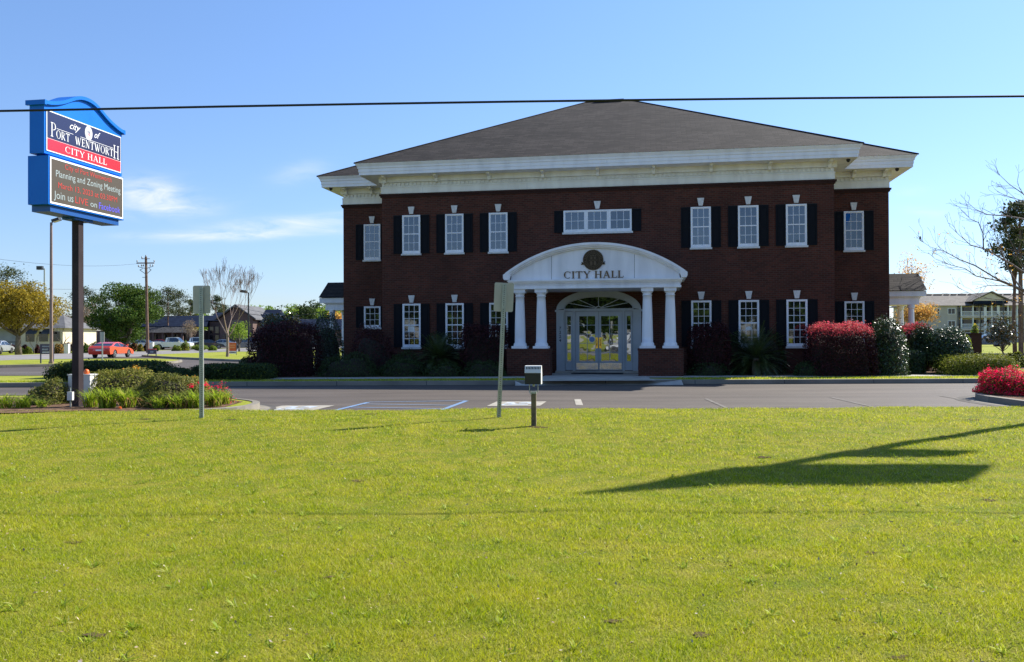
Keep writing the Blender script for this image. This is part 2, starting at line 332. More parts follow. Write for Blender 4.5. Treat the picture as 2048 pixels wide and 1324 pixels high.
# ---------------------------------------------------------------- the setting
def struct(name, mb_or_me, mats, **k): return tag(mb_or_me.build(name, mats, **k), kind='structure')
struct('ground', MB().poly([(-1500, -600, -.06), (1500, -600, -.06), (1500, 2600, -.06), (-1500, 2600, -.06)]), 'far_turf')
struct('parking_lot', MB().poly([(-43, 16.5, 0), (70, 16.5, 0), (70, 100, 0), (-31, 100, 0)]), 'asphalt')
sx0 = lambda Y: -43.2 + .125 * Y
struct('street', MB().poly([(sx0(-80), -80, .004), (sx0(420), 420, .004), (sx0(420) - 18.5, 420, .004), (sx0(-80) - 18.5, -80, .004)][::-1]), 'street_asphalt')
struct('road', MB().poly([(-200, -24, .008), (200, -24, .008), (200, -6.5, .008), (-200, -6.5, .008)]), 'street_asphalt')
struct('far_parking_lot', MB().poly([(-110, 122, 0), (-52, 122, 0), (-42, 168, 0), (-110, 168, 0)]), 'asphalt')
def inset(pts, d):
    n = len(pts); out = []
    for i in range(n):
        p0, p1, p2 = Vector(pts[i - 1]), Vector(pts[i]), Vector(pts[(i + 1) % n])
        d1 = (p1 - p0).normalized(); d2 = (p2 - p1).normalized(); n1 = Vector((-d1.y, d1.x)); n2 = Vector((-d2.y, d2.x)); b = (n1 + n2)
        b = b / max(b.length_squared, .3) * 2 * d / 1; out.append((p1.x + b.x / 1, p1.y + b.y / 1))
    return out
def rounded(pts, r, n=5):
    out = []
    k = len(pts)
    for i in range(k):
        p0, p1, p2 = Vector(pts[i - 1]), Vector(pts[i]), Vector(pts[(i + 1) % k])
        rr = min(r, (p0 - p1).length * .45, (p2 - p1).length * .45)
        a = p1 + (p0 - p1).normalized() * rr; c = p1 + (p2 - p1).normalized() * rr
        for j in range(n + 1):
            t = j / n; q = a * (1 - t) ** 2 + p1 * 2 * t * (1 - t) + c * t * t; out.append((q.x, q.y))
    return out
def island(name, pts, z=.15, mat='far_turf', gutter=0, kerb='kerb', r=.8):      # counter-clockwise outline
    pts = rounded(pts, r); i1 = inset(pts, .16); n = len(pts)
    mb = MB()
    for i in range(n):
        j = (i + 1) % n; a, b, c, d = pts[i], pts[j], i1[j], i1[i]
        mb.add([(a[0], a[1], -.05), (b[0], b[1], -.05), (b[0] * .96 + c[0] * .04, b[1] * .96 + c[1] * .04, z), (a[0] * .96 + d[0] * .04, a[1] * .96 + d[1] * .04, z), (c[0], c[1], z + .004), (d[0], d[1], z + .004), (c[0], c[1], -.05), (d[0], d[1], -.05)],
               [(0, 1, 2, 3), (3, 2, 4, 5), (5, 4, 6, 7)])
    struct(kerb, mb, 'kerb_concrete')
    if gutter:
        g = inset(pts, -gutter); mb = MB()
        for i in range(n):
            j = (i + 1) % n; mb.poly([(g[i][0], g[i][1], .005), (g[j][0], g[j][1], .005), (pts[j][0], pts[j][1], .02), (pts[i][0], pts[i][1], .02)])
        struct('gutter', mb, 'kerb_concrete')
    return struct(name, MB().poly([(x, y, z - .012) for x, y in i1]), mat)
# front lawn: a shallow bank that falls towards the camera
def lawn_z(x, y):
    t = np.clip((np.asarray(y, float) - 8.5) / 7.0, 0, 1); base = .02 + .15 * t * t * (3 - 2 * t)
    return base + .012 * np.sin(np.asarray(x) * .9 + 1) * np.cos(np.asarray(y) * .7) + .008 * np.sin(np.asarray(x) * 2.3 + np.asarray(y) * 1.7)
gx = np.arange(-34, 34.01, .5); gy = np.concatenate([np.arange(-6.4, 16.7, .4), [16.85]])
XX, YY = np.meshgrid(gx, gy); V = np.stack([XX, YY, lawn_z(XX, YY)], -1).reshape(-1, 3); nx = len(gx)
I = np.arange(len(gy) - 1)[:, None] * nx + np.arange(nx - 1)[None]; I = I.ravel()
tag(npmesh('lawn', V, np.stack([I, I + 1, I + nx + 1, I + nx], 1), 'turf', smooth=True), kind='structure')
mb = MB(); mb.box(-6.6, 11.3, 16.85, 17.02, -.05, .135); struct('kerb', mb, 'kerb_concrete')
left_island = [(-34, 16.85), (-7.0, 16.85), (-5.6, 18.0), (-5.7, 19.6), (-7.5, 21.6), (-10, 22.2), (-34, 22.4)]
island('left_verge', left_island, gutter=.45)
island('right_verge', [(11.2, 16.86), (34, 16.86), (34, 23), (13.4, 22.9), (11.35, 21.4)], gutter=.45, mat='mulch', r=1.4)
island('side_verge', [(-37.4, 46.5), (-30, 47), (-21.6, 54), (-22.5, 58.5), (-27, 64), (-35.4, 61.5)], r=1.6)
island('street_verge', [(-33.8, 77), (-26.5, 67), (-18.6, 58), (-9, 56.5), (-9, 96), (-31.3, 94), (-33.4, 80)], r=1.5)
island('grass_verge', [(29, 48), (75, 48), (75, 60), (29, 60)], r=2)
island('grass_verge', [(33, 68), (90, 68), (90, 110), (33, 110)], r=2)
# the pad the building stands on, with its front strip and walk
pad = [(-45, 28.2), (22, 28.45), (24, 30), (22.5, 36), (20, 56), (-12.5, 56), (-15.5, 37), (-18, 34.2), (-28, 34.2), (-34, 32.0), (-45, 31.6)]
island('building_verge', pad, z=.15)
struct('sidewalk', MB().poly([(-10.5, 29.9, .152), (21.5, 30.35, .152), (21.5, 31.65, .152), (-10.5, 31.2, .152)]), 'concrete')
mb = MB(); mb.poly([(1.0, 29.3, .156), (4.75, 29.3, .156), (5.15, 33.0, .156), (1.4, 34.2, .156)]); mb.poly([(1.0, 28.05, .006), (4.75, 28.05, .006), (4.75, 29.3, .156), (1.0, 29.3, .156)])
mb.poly([(.1, 28.05, .004), (1.0, 28.05, .006), (1.0, 29.3, .156), (.1, 28.4, .156)]); mb.poly([(4.75, 28.05, .006), (5.65, 28.05, .004), (5.65, 28.4, .156), (4.75, 29.3, .156)])
mb.poly([(1.0, 28.0, .160), (4.75, 28.0, .160), (4.75, 28.6, .160), (1.0, 28.6, .160)]); struct('entry_walk', mb, 'concrete')
struct('planting_bed', MB().poly([(-14.5, 31.35, .148), (19, 32.1, .148), (19.5, 38, .148), (-15, 40, .148)]), 'mulch')
struct('flower_bed', MB().poly([(-15, 17.2, .147), (-7.4, 17.0, .147), (-6.1, 18.0, .147), (-6.2, 19.6, .147), (-7.7, 21.2, .147), (-15, 21.5, .147)]), 'mulch')
struct('mulch_edge', MB().poly([(-15.2, 16.5, .178), (-12.2, 16.2, .18), (-9.4, 16.45, .182), (-7.8, 17.3, .18), (-15.2, 17.6, .178)]), 'mulch')
# painted markings
def gp(px, py): g = G(px, py, 0); return (g.x, g.y)
def stripe(mb, a, b, w, z=.008):
    a = Vector(a); b = Vector(b); d = (b - a).normalized(); n = Vector((-d.y, d.x)) * w / 2
    mb.poly([(a.x + n.x, a.y + n.y, z), (a.x - n.x, a.y - n.y, z), (b.x - n.x, b.y - n.y, z), (b.x + n.x, b.y + n.y, z)])
mb = MB(); A, B = Vector(gp(737, 805)), Vector(gp(933, 802)); D, E = A + Vector((-.6, -4.0)), B + Vector((-.6, -4.0))
stripe(mb, D, A, .12); stripe(mb, E, B, .12); stripe(mb, A, B, .09, .012)
for k in (.16, .42, .68, .94): stripe(mb, A + (D - A) * k * .9 + Vector((.05, 0)), B + (E - B) * min(1, k * .9 + .22) - Vector((.05, 0)), .08, .012)
struct('road_marking', mb, 'line_blue')
def pad_symbol(px, py):
    c = Vector(gp(px, py)); mb = MB(); d = Vector((-.15, -1)); u = Vector((1, 0))
    q = lambda a, b, z: (c.x + u.x * a + d.x * b, c.y + d.y * b, z)
    mb.poly([q(-.62, 0, .008), q(.62, 0, .008), q(.62, 1.35, .008), q(-.62, 1.35, .008)][::-1], 0)
    mb.poly([q(-.3, .25, .011), q(.34, .25, .011), q(.30, 1.15, .011), q(-.34, 1.15, .011)][::-1], 1)
    def w(p, r0, r1, a0, a1):
        for i in range(10):
            t0, t1 = R(a0 + (a1 - a0) * i / 10), R(a0 + (a1 - a0) * (i + 1) / 10)
            mb.poly([q(p[0] + r * math.cos(t), p[1] + r * math.sin(t), .014) for r, t in ((r0, t0), (r1, t0), (r1, t1), (r0, t1))], 0)
    w((0, .8), .22, .3, -20, 230); w((-.05, .3), 0, .09, 0, 360)
    for a, b in (((-.05, .4), (0, .75)), ((-.02, .55), (.22, .55)), ((0, .75), (.25, .75)), ((.25, .75), (.36, 1.05))):
        a = Vector(a); b = Vector(b); n = (b - a).normalized(); n = Vector((-n.y, n.x)) * .04
        mb.poly([q(a.x + n.x, a.y + n.y, .015), q(a.x - n.x, a.y - n.y, .015), q(b.x - n.x, b.y - n.y, .015), q(b.x + n.x, b.y + n.y, .015)], 0)
    struct('road_marking', mb, ['faded_pad', 'line_faint'])
pad_symbol(618, 811.5); pad_symbol(1043, 803.5)
mb = MB(); a = Vector(gp(1155, 799)); stripe(mb, a, a + Vector((-.1, -1.9)), .17); struct('road_marking', mb, 'faded_pad')
for px, py in ((1412, 798), (1662, 795), (1880, 792)):
    mb = MB(); a = Vector(gp(px, py)); stripe(mb, a, a + Vector((-.3, -4.6)), .09); struct('road_marking', mb, 'line_worn')
mb = MB(); a = Vector(gp(30, 752)); stripe(mb, a, a + Vector((-6, .3)), .12); stripe(mb, a + Vector((0, 3)), a + Vector((-7, 3.3)), .12); struct('road_marking', mb, 'line_white')
# ---------------------------------------------------------------- grass blades on the lawn
SPOTS = [(-2.6, 15.9, .12), (.42, 13.85, .14), (1.0, 4.55, .05), (.55, 4.75, .04), (-3.4, 6.6, .06), (4.6, 8.2, .07), (-7.2, 11.8, .10), (2.6, 6.2, .05), (-1.2, 5.6, .045), (6.4, 12.6, .09), (-4.9, 14.9, .10), (7.9, 14.6, .10), (-1.7, 9.4, .07), (3.2, 10.8, .08), (-5.9, 8.9, .07), (-6.6, 15.25, .09), (-2.2, 4.5, .05), (1.9, 4.2, .045)]
mb = MB(); g_sp = random.Random(4)
for sx_, sy_, sr_ in SPOTS:
    ring_ = [sr_ * g_sp.uniform(.3, 1.1) for _ in range(12)]; pts = [(sx_ + 1.6 * r_ * math.cos(k * math.pi / 6), sy_ + r_ * math.sin(k * math.pi / 6)) for k, r_ in enumerate(ring_)]
    mb.poly([(x, y, float(lawn_z(x, y)) + .006) for x, y in pts])
pm('bare_soil', (.06, .045, .02), (.12, .09, .045), scale=30, rough=.95, spec=.05); struct('soil', mb, 'bare_soil')
def weeds():
    g = np.random.default_rng(9); n = 420; y = 3.8 + 12.5 * g.uniform(size=n) ** 1.2; x = g.uniform(-1, 1, n) * (.66 * y + 1); k = 14
    X = np.repeat(x, k) + g.normal(size=n * k) * .012; Y = np.repeat(y, k) + g.normal(size=n * k) * .012; m = n * k; th = g.uniform(0, 6.283, m); L_ = g.uniform(.03, .085, m); w_ = g.uniform(.004, .009, m); el_ = g.uniform(.15, 1.2, m)
    c = np.stack([X, Y, lawn_z(X, Y)], 1); d = np.stack([np.cos(th) * np.cos(el_), np.sin(th) * np.cos(el_), np.sin(el_)], 1); s = np.stack([-np.sin(th), np.cos(th), 0 * th], 1) * w_[:, None] / 2; mid = c + d * L_[:, None] * .55; tip = c + d * L_[:, None] - np.array([0, 0, 1]) * L_[:, None] * .15
    V = np.stack([c - s * .4, c + s * .4, mid + s, tip, mid - s], 1).reshape(-1, 3); tag(npmesh('weeds', V, np.arange(5 * m).reshape(m, 5), 'weed_leaf'), 'scattered coarser weed tufts standing in the lawn', 'weeds', kind='stuff')
pm('weed_leaf', (.2, .3, .03), rough=.55, spec=.15, transl=.35, island=[(.10, .20, .015), (.24, .34, .03), (.40, .46, .08), (.16, .27, .02), (.5, .5, .2)]); weeds()
def blades():
    g = np.random.default_rng(3); xs = []; 
    bands = np.concatenate([np.arange(3.2, 17.0, .4)])
    for y0 in bands:
        ym = y0 + .2; pxd = 850 ** 2 * 1.6 / ym ** 3; dens = min(15000, 2.1 * pxd + 380)
        hw = .66 * ym + 1.0; n = int(dens * 1.0 * 2 * hw * .4)
        xs.append(np.stack([g.uniform(-hw, hw, n), g.uniform(y0, min(y0 + .4, 16.9), n)], 1))
        n = int(min(dens, 2200) * .55 * 9 * .4); xe = g.uniform(hw, hw + 4.5, n) * g.choice([-1, 1], n); xs.append(np.stack([xe, g.uniform(y0, min(y0 + .4, 16.9), n)], 1))
    p = np.concatenate(xs); 
    # clumps: thin out by a coarse noise
    k = np.sin(p[:, 0] * 5.1 + np.sin(p[:, 1] * 3.7) * 2) * np.sin(p[:, 1] * 6.3 + np.sin(p[:, 0] * 2.9) * 2)
    k2 = np.sin(p[:, 0] * 17 + np.sin(p[:, 1] * 13) * 2.5) * np.sin(p[:, 1] * 19 + np.sin(p[:, 0] * 11) * 2.5)
    p = p[g.uniform(size=len(p)) < .74 + .14 * k + .3 * k2]
    for sx_, sy_, sr_ in SPOTS: p = p[(((p[:, 0] - sx_) / 1.6) ** 2 + (p[:, 1] - sy_) ** 2 > (sr_ * 1.1) ** 2) | (g.uniform(size=len(p)) < .5)]
    n = len(p); z = lawn_z(p[:, 0], p[:, 1]); d = p[:, 1]
    h = g.uniform(.012, .036, n) * (1 + .35 * np.sin(p[:, 0] * 1.3 + np.sin(p[:, 1] * 2.1)) * np.cos(p[:, 1] * 1.7) + .25 * np.sin(p[:, 0] * 6.1) * np.sin(p[:, 1] * 7.3)); wd = g.uniform(.003, .0055, n) * np.clip(d / 7, .75, 2.1) * np.where(np.abs(p[:, 0]) > .66 * d + 1.2, 1.9, 1.0)
    th = g.uniform(0, 2 * np.pi, n); lean = g.uniform(.2, 1.5, n) * h; ph = g.uniform(0, 2 * np.pi, n)
    c = np.stack([p[:, 0], p[:, 1], z], 1); u = np.stack([np.cos(th), np.sin(th), 0 * th], 1) * wd[:, None] / 2
    tip = c + np.stack([np.cos(ph) * lean, np.sin(ph) * lean, h], 1)
    V = np.stack([c - u, c + u, tip], 1).reshape(-1, 3)
    o = npmesh('grass', V, np.arange(3 * n).reshape(n, 3), 'grass_blade'); tag(o, 'short bright green mown grass covering the front lawn', 'grass', kind='stuff')
    # strips of taller grass where the verges show
    return n
NB = blades()
def litter():
    g = np.random.default_rng(12); n = 2600; y = 3.6 + 13 * g.uniform(size=n) ** 1.3; x = g.uniform(-1, 1, n) * (.66 * y + 1); c = np.stack([x, y, lawn_z(x, y) + g.uniform(.012, .03, n)], 1)
    tag(leaves(c, .022, 'leaf_litter', 'litter', flat=1.5, seed=3), 'scattered dry brown leaf bits lying in the lawn', 'leaves', kind='stuff')
pm('litter', (.3, .2, .1), rough=.8, island=[(.30, .18, .09), (.5, .42, .28), (.16, .09, .05), (.42, .38, .30), (.36, .25, .12)]); litter()
def blade_patch(name, label, poly_pts, dens, h0, h1, wd, z):
    g = np.random.default_rng(len(name) + int(dens)); pts = np.array(poly_pts); lo, hi = pts.min(0), pts.max(0); n = int(dens * (hi - lo).prod())
    p = g.uniform(lo, hi, (n, 2)); ins = np.zeros(n, bool); j = len(pts) - 1
    for i in range(len(pts)):
        a, b = pts[i], pts[j]; cnd = ((a[1] > p[:, 1]) != (b[1] > p[:, 1])) & (p[:, 0] < (b[0] - a[0]) * (p[:, 1] - a[1]) / (b[1] - a[1] + 1e-12) + a[0]); ins ^= cnd; j = i
    p = p[ins]; n = len(p); h = g.uniform(h0, h1, n); th = g.uniform(0, 6.283, n); ph = g.uniform(0, 6.283, n)
    c = np.stack([p[:, 0], p[:, 1], np.full(n, z)], 1); u = np.stack([np.cos(th), np.sin(th), 0 * th], 1) * wd / 2
    tip = c + np.stack([np.cos(ph) * h * .8, np.sin(ph) * h * .8, h], 1); V = np.stack([c - u, c + u, tip], 1).reshape(-1, 3)
    tag(npmesh(name, V, np.arange(3 * n).reshape(n, 3), 'grass_blade'), label, 'grass', kind='stuff')
blade_patch('grass', 'narrow strip of green grass between kerb and sidewalk', [(-30, 28.5), (.6, 28.5), (.6, 30.1), (-19, 29.7), (-30, 29.7)], 260, .03, .07, .018, .138)
blade_patch('grass', 'narrow sunlit strip of grass right of the entry walk', [(5.7, 28.7), (21.5, 28.7), (21.5, 30.3), (5.7, 30.15)], 260, .03, .07, .018, .138)
blade_patch('grass', 'grass on the bed island around the pole sign', [(-22, 17.1), (-15.2, 17.1), (-15.2, 21.5), (-22, 21.5)], 260, .03, .06, .014, .138)
# ---------------------------------------------------------------- city hall
TH = R(9.5); OX, OY = 3.50, 34.3
hall = thing('city_hall', 'two-storey dark red brick city hall with hipped shingle roof and white columned entrance', 'building', (OX, OY, .148), -TH)
Z0 = .148
def BW(u, b, z=0): return Vector((OX + u * math.cos(TH) + b * math.sin(TH), OY - u * math.sin(TH) + b * math.cos(TH), z))
z_ = lambda z: z - Z0
WM, WW, SB, DEP = 9.09, 11.7, 2.4, 16.0        # half width of the centre block and of the wings, setback, depth
FB = 7.64                                      # top of the brick
mb = MB()
def walls(mb, z0, z1, e=0, mi=0):
    # centre block walls and wing walls as one closed outline extruded upwards
    o = [(-WM - e, -e), (WM + e, -e), (WM + e, SB - e), (WW + e, SB - e), (WW + e, DEP - SB + e), (WM + e, DEP - SB + e), (WM + e, DEP + e), (-WM - e, DEP + e), (-WM - e, DEP - SB + e), (-WW - e, DEP - SB + e), (-WW - e, SB - e), (-WM - e, SB - e)]
    mb.prism(o, z_(z0), z_(z1), 'z', mi)
walls(mb, .148, FB - .14); mb.build('wall', 'brick', hall)
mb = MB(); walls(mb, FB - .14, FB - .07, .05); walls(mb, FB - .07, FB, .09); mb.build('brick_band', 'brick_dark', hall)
# frieze, dentils, soffit brackets, cornice
OV = .87
mb = MB(); walls(mb, FB, 8.22, .0); walls(mb, FB + .02, FB + .26, .03); walls(mb, FB + .26, FB + .30, .05); walls(mb, 8.12, 8.34, .10); mb.build('frieze', 'cream_paint', hall)
def dentils(name, mat, par, u0, u1, b, z0, z1, step, w, d):      # a toothed strip, one comb-shaped piece
    n = int((u1 - u0) / step); pts = [(u0, z_(z1 + .02))]
    for i in range(n):
        u = u0 + (i + .5) * (u1 - u0) / n; pts += [(u - w / 2, z_(z1)), (u - w / 2, z_(z0)), (u + w / 2, z_(z0)), (u + w / 2, z_(z1))]
    pts = [(u0, z_(z1 + .02)), (u0, z_(z1))] + pts[1:] + [(u1, z_(z1)), (u1, z_(z1 + .02))]
    return MB().prism(pts, b - d, b, 'y').build(name, mat, par)
for q in ((-WM, WM, -.003), (-WW, -WM, SB - .003), (WM, WW, SB - .003)): dentils('dentil_moulding', 'cream_paint', hall, q[0], q[1], q[2], 7.98, 8.09, .17, .09, .035)
EB, ET = 8.34, 8.78
mb = MB()
def ring(mb, z0, z1, e0, e1):        # a moulding that flares from offset e0 at z0 to e1 at z1 all round
    def o(e): return [(-WM - e, -e), (WM + e, -e), (WM + e, SB - e), (WW + e, SB - e), (WW + e, DEP - SB + e), (WM + e, DEP - SB + e), (WM + e, DEP + e), (-WM - e, DEP + e), (-WM - e, DEP - SB + e), (-WW - e, DEP - SB + e), (-WW - e, SB - e), (-WM - e, SB - e)]
    a, b = o(e0), o(e1); n = len(a)
    mb.add([(x, y, z_(z0)) for x, y in a] + [(x, y, z_(z1)) for x, y in b], [(i, (i + 1) % n, (i + 1) % n + n, i + n) for i in range(n)])
ring(mb, EB, EB, .0, OV - .13); ring(mb, EB, EB + .12, OV - .13, OV - .13); ring(mb, EB + .12, EB + .125, OV - .13, OV - .11); ring(mb, EB + .125, EB + .25, OV - .11, OV - .11)
ring(mb, EB + .25, EB + .27, OV - .11, OV - .08); ring(mb, EB + .27, EB + .34, OV - .08, OV - .07); ring(mb, EB + .34, ET, OV - .07, OV); ring(mb, ET, ET + .03, OV, OV + .005)
cor = mb.build('cornice', 'white_paint', hall)
br = MB().prism([(-.0, 8.08), (-.10, 8.08), (-.16, 8.2), (-.42, 8.27), (-.42, 8.338), (-.0, 8.338)], -.06, .06, 'x'); br.v = [(x, y, z_(z)) for x, y, z in br.v]
for i, u in enumerate([-8.9 + 17.8 * k / 8 for k in range(9)]): br.build('bracket', 'cream_paint', hall, loc=(u, -.102, 0))
for u in (-11.5, -10.3, 10.3, 11.5): br.build('bracket', 'cream_paint', hall, loc=(u, SB - .102, 0))
# roof: a hip over the centre block that runs through a lower hip over the wings
def hip(u0, u1, b0, b1, z0, pitch, name, mats):
    w, d = u1 - u0, b1 - b0; h = min(w, d) / 2; zt = z0 + h * pitch
    if w > d: r = [(u0 + h, (b0 + b1) / 2), (u1 - h, (b0 + b1) / 2)]
    else: r = [((u0 + u1) / 2, b0 + h), ((u0 + u1) / 2, b1 - h)]
    V = [(u0, b0, z_(z0)), (u1, b0, z_(z0)), (u1, b1, z_(z0)), (u0, b1, z_(z0)), (r[0][0], r[0][1], z_(zt)), (r[1][0], r[1][1], z_(zt))]
    f = [(0, 1, 5, 4), (2, 3, 4, 5), (1, 2, 5), (3, 0, 4)] if w > d else [(1, 2, 5, 4), (3, 0, 4, 5), (0, 1, 4), (2, 3, 5)]
    mi = [0, 0, 1, 1] if w > d else [1, 1, 0, 0]
    mb = MB(); 
    for q, i in zip(f, mi): mb.add([V[k] for k in q], [tuple(range(len(q)))], i)
    mb.add([V[k] for k in (3, 2, 1, 0)], [(0, 1, 2, 3)], 0)
    o = mb.build(name, mats, hall); return o, r, zt
PT = .506; e = OV + .03
ro, rr, zt = hip(-WM - e, WM + e, -e, DEP + e, ET + .03, PT, 'roof', ['shingle_front', 'shingle_side'])
ro2, r2, zt2 = hip(-WW - e, WW + e, SB - e, DEP - SB + e, ET + .026, PT, 'wing_roof', ['shingle_front', 'shingle_side'])
cap = MB()
for (a, b) in (((-WM - e, -e), rr[0]), ((WM + e, -e), rr[1])): cap.tube([(a[0], a[1], z_(ET + .035)), (b[0], b[1], z_(zt))], .035, 5)
for (a, b) in (((-WW - e, SB - e), r2[0]), ((WW + e, SB - e), r2[1])): cap.tube([(a[0], a[1], z_(ET + .03)), (b[0], b[1], z_(zt2))], .035, 5)
cap.tube([(rr[0][0], rr[0][1], z_(zt)), (rr[1][0], rr[1][1], z_(zt))], .04, 5)
cap.build('ridge_cap', 'shingle_front', hall)
MB().box(rr[0][0] + .5, rr[1][0] - .3, rr[0][1] - .12, rr[0][1] + .12, z_(zt - .02), z_(zt + .07)).build('roof_vent', 'dark_metal', hall)
# windows
def window(u, zb, zt, w, rows_top, rows_bot, b0, mat, name='window', shut=True, sill=True, key=True, cols=3):
    fr = MB(); f = .055; d0, d1 = b0 - .045, b0 + .02
    for (a, b, c, d) in ((u - w / 2, u - w / 2 + f, zb, zt), (u + w / 2 - f, u + w / 2, zb, zt), (u - w / 2 + f, u + w / 2 - f, zt - f, zt), (u - w / 2 + f, u + w / 2 - f, zb, zb + f * 1.5)): fr.box(a, b, d0, d1, z_(c), z_(d))
    o = fr.build('window', 'white_paint', hall)
    ui0, ui1, zi0, zi1 = u - w / 2 + f, u + w / 2 - f, zb + f * 1.5, zt - f
    MB().box(ui0, ui1, b0 - .012, b0 - .004, z_(zi0), z_(zi1)).build('pane', mat, o)
    mt = MB(); m = .009; rows = rows_top + rows_bot; zm = zi0 + (zi1 - zi0) * rows_bot / rows if rows_bot else None
    if zm: mt.box(ui0, ui1, b0 - .036, b0 - .01, z_(zm - .022), z_(zm + .022))
    s = .022
    for a in (ui0, ui1 - s): mt.box(a, a + s, b0 - .030, b0 - .013, z_(zi0), z_(zi1))
    mt.box(ui0 + s, ui1 - s, b0 - .030, b0 - .013, z_(zi0), z_(zi0 + s * 1.6)); mt.box(ui0 + s, ui1 - s, b0 - .030, b0 - .013, z_(zi1 - s), z_(zi1))
    for i in range(1, cols): c = ui0 + (ui1 - ui0) * i / cols; mt.box(c - m, c + m, b0 - .024, b0 - .0135, z_(zi0 + s * 1.6), z_(zi1 - s))
    segs = [(zi0, zm, rows_bot), (zm, zi1, rows_top)] if zm else [(zi0, zi1, rows_top)]
    for a, b, n in segs:
        for i in range(1, n): c = a + (b - a) * i / n; mt.box(ui0 + s, ui1 - s, b0 - .026, b0 - .0145, z_(c - m), z_(c + m))
    mt.build('sash', 'white_paint', o)
    if sill: MB().box(u - w / 2 - .04, u + w / 2 + .04, b0 - .09, b0, z_(zb - .075), z_(zb - .003)).build('sill', 'stone_trim', o)
    if key: MB().prism([(u - .075, z_(zt + .045)), (u + .075, z_(zt + .045)), (u + .135, z_(zt + .35)), (u - .135, z_(zt + .35))], b0 - .07, b0, 'y').build('keystone', 'stone_trim', hall)
    if shut: [shutter(u + sg * (w / 2 + .195), zb, zt, b0) for sg in (-1, 1)]
    return o
def shutter(u, zb, zt, b0):
    mb = MB(); w = .185; mb.box(u - w, u + w, b0 - .028, b0, z_(zb), z_(zt)); zm = zb + (zt - zb) * .5
    for a, b in ((zb, zb + .09), (zm - .04, zm + .04), (zt - .07, zt)): mb.box(u - w + .05, u + w - .05, b0 - .045, b0 - .028, z_(a), z_(b))
    for s in (-1, 1): mb.box(u + s * w - (s > 0) * .05, u + s * w + (s < 0) * .05, b0 - .045, b0 - .028, z_(zb), z_(zt))
    for a, b in ((zb + .09, zm - .04), (zm + .04, zt - .07)): mb.box(u - w + .085, u + w - .085, b0 - .038, b0 - .028, z_(a + .04), z_(b - .04))
    return mb.build('shutter', 'shutter_black', hall)
for u in (-7.80, -5.95, -4.10, 4.05, 5.87, 7.68):
    window(u, 5.12, 6.73, .78, 2, 2, 0, 'glass_upper'); window(u, 1.2, 3.02, .78, 3, 3, 0, 'glass_lower')
for s in (-1, 1):
    window(s * 10.33, 5.12, 6.73, .78, 2, 2, SB, 'glass_upper'); 
    if s > 0: window(10.33, 1.2, 3.02, .78, 3, 3, SB, 'glass_lower')
    else: window(-10.33, 2.06, 3.02, .78, 3, 0, SB, 'glass_lower')
fr = MB(); ub = -.03
for k in (-1, 0, 1): 
    o = window(ub + k * .915, 5.84, 6.73, .915 - .004, 2, 0, 0, 'glass_upper', shut=False, sill=False, key=(k == 0))
MB().box(ub - 1.42, ub + 1.42, -.09, 0, z_(5.765), z_(5.837)).build('sill', 'stone_trim', hall)
for s in (-1, 1): shutter(ub + s * (1.37 + .195), 5.84, 6.73, 0)
# ---- entrance: surround, fanlight, doors
FL = .24
def ell(a, b, n=24, z0=0, t0=0, t1=180): return [(a * math.cos(R(t0 + (t1 - t0) * i / n)), z_(z0 + b * math.sin(R(t0 + (t1 - t0) * i / n)))) for i in range(n + 1)]
mb = MB(); mb.strip(ell(1.70, .80, z0=2.70), ell(1.40, .50, z0=2.74), -.16, 0)
mb.box(-1.75, -1.36, -.19, 0, z_(2.62), z_(2.70)); mb.box(1.36, 1.75, -.19, 0, z_(2.62), z_(2.70))
for s in (-1, 1):
    x0, x1 = sorted((s * 1.70, s * 1.40)); mb.box(x0, x1, -.14, 0, z_(FL), z_(2.62))
    for a, b in ((.32, .95), (1.12, 2.30)):
        for q in ((x0 + .05, x0 + .065, a, b), (x1 - .065, x1 - .05, a, b), (x0 + .065, x1 - .065, a, a + .015), (x0 + .065, x1 - .065, b - .015, b)): mb.box(q[0], q[1], -.15, -.14, z_(q[2] + 0), z_(q[3]))
sur = mb.build('door_surround', 'cream_paint' if 0 else 'grey_trim', hall)
mb = MB()
for i, ch in enumerate('7224'): pass
for i, ch in enumerate('7224'):
    M = Matrix.Translation((-1.55, -.152, z_(1.90 - i * .165))) @ FRONT @ Matrix.Rotation(0, 4, 'Z')
    text('house_number', ch, .17, 'dark_metal', M, sur, extrude=.004, bold=.002)
fan = MB(); fan.poly([(x, -.03, z) for x, z in ell(1.40, .50, z0=2.745)][::1]); fanl = fan.build('fanlight', 'glass_lower', hall)
mb = MB()
for a in (28, 52, 90, 128, 152):
    c, s = math.cos(R(a)), math.sin(R(a)); p = Vector((1.40 * c, .50 * s)); k = p.length; d = p.normalized(); n = Vector((-d.y, d.x)) * .014
    q0, q1 = d * .1, d * (k - .005); mb.prism([(q0.x + n.x, z_(2.745 + q0.y + n.y)), (q0.x - n.x, z_(2.745 + q0.y - n.y)), (q1.x - n.x, z_(2.745 + q1.y - n.y)), (q1.x + n.x, z_(2.745 + q1.y + n.y))], -.05, -.032, 'y')
mb.strip(ell(.13, .10, 10, 2.745), ell(.09, .06, 10, 2.745), -.055, -.032); mb.strip(ell(1.395, .495, z0=2.745), ell(1.36, .46, z0=2.745), -.06, -.033)
mb.build('muntin', 'grey_trim', fanl)
mb = MB(); mb.box(-1.40, 1.40, -.10, -.001, z_(2.64), z_(2.745))
for a, b in ((-1.40, -1.36), (-1.04, -.95), (.95, 1.04), (1.36, 1.40)): mb.box(a, b, -.10, -.001, z_(FL), z_(2.64))
mb.build('door_frame', 'grey_trim', hall)
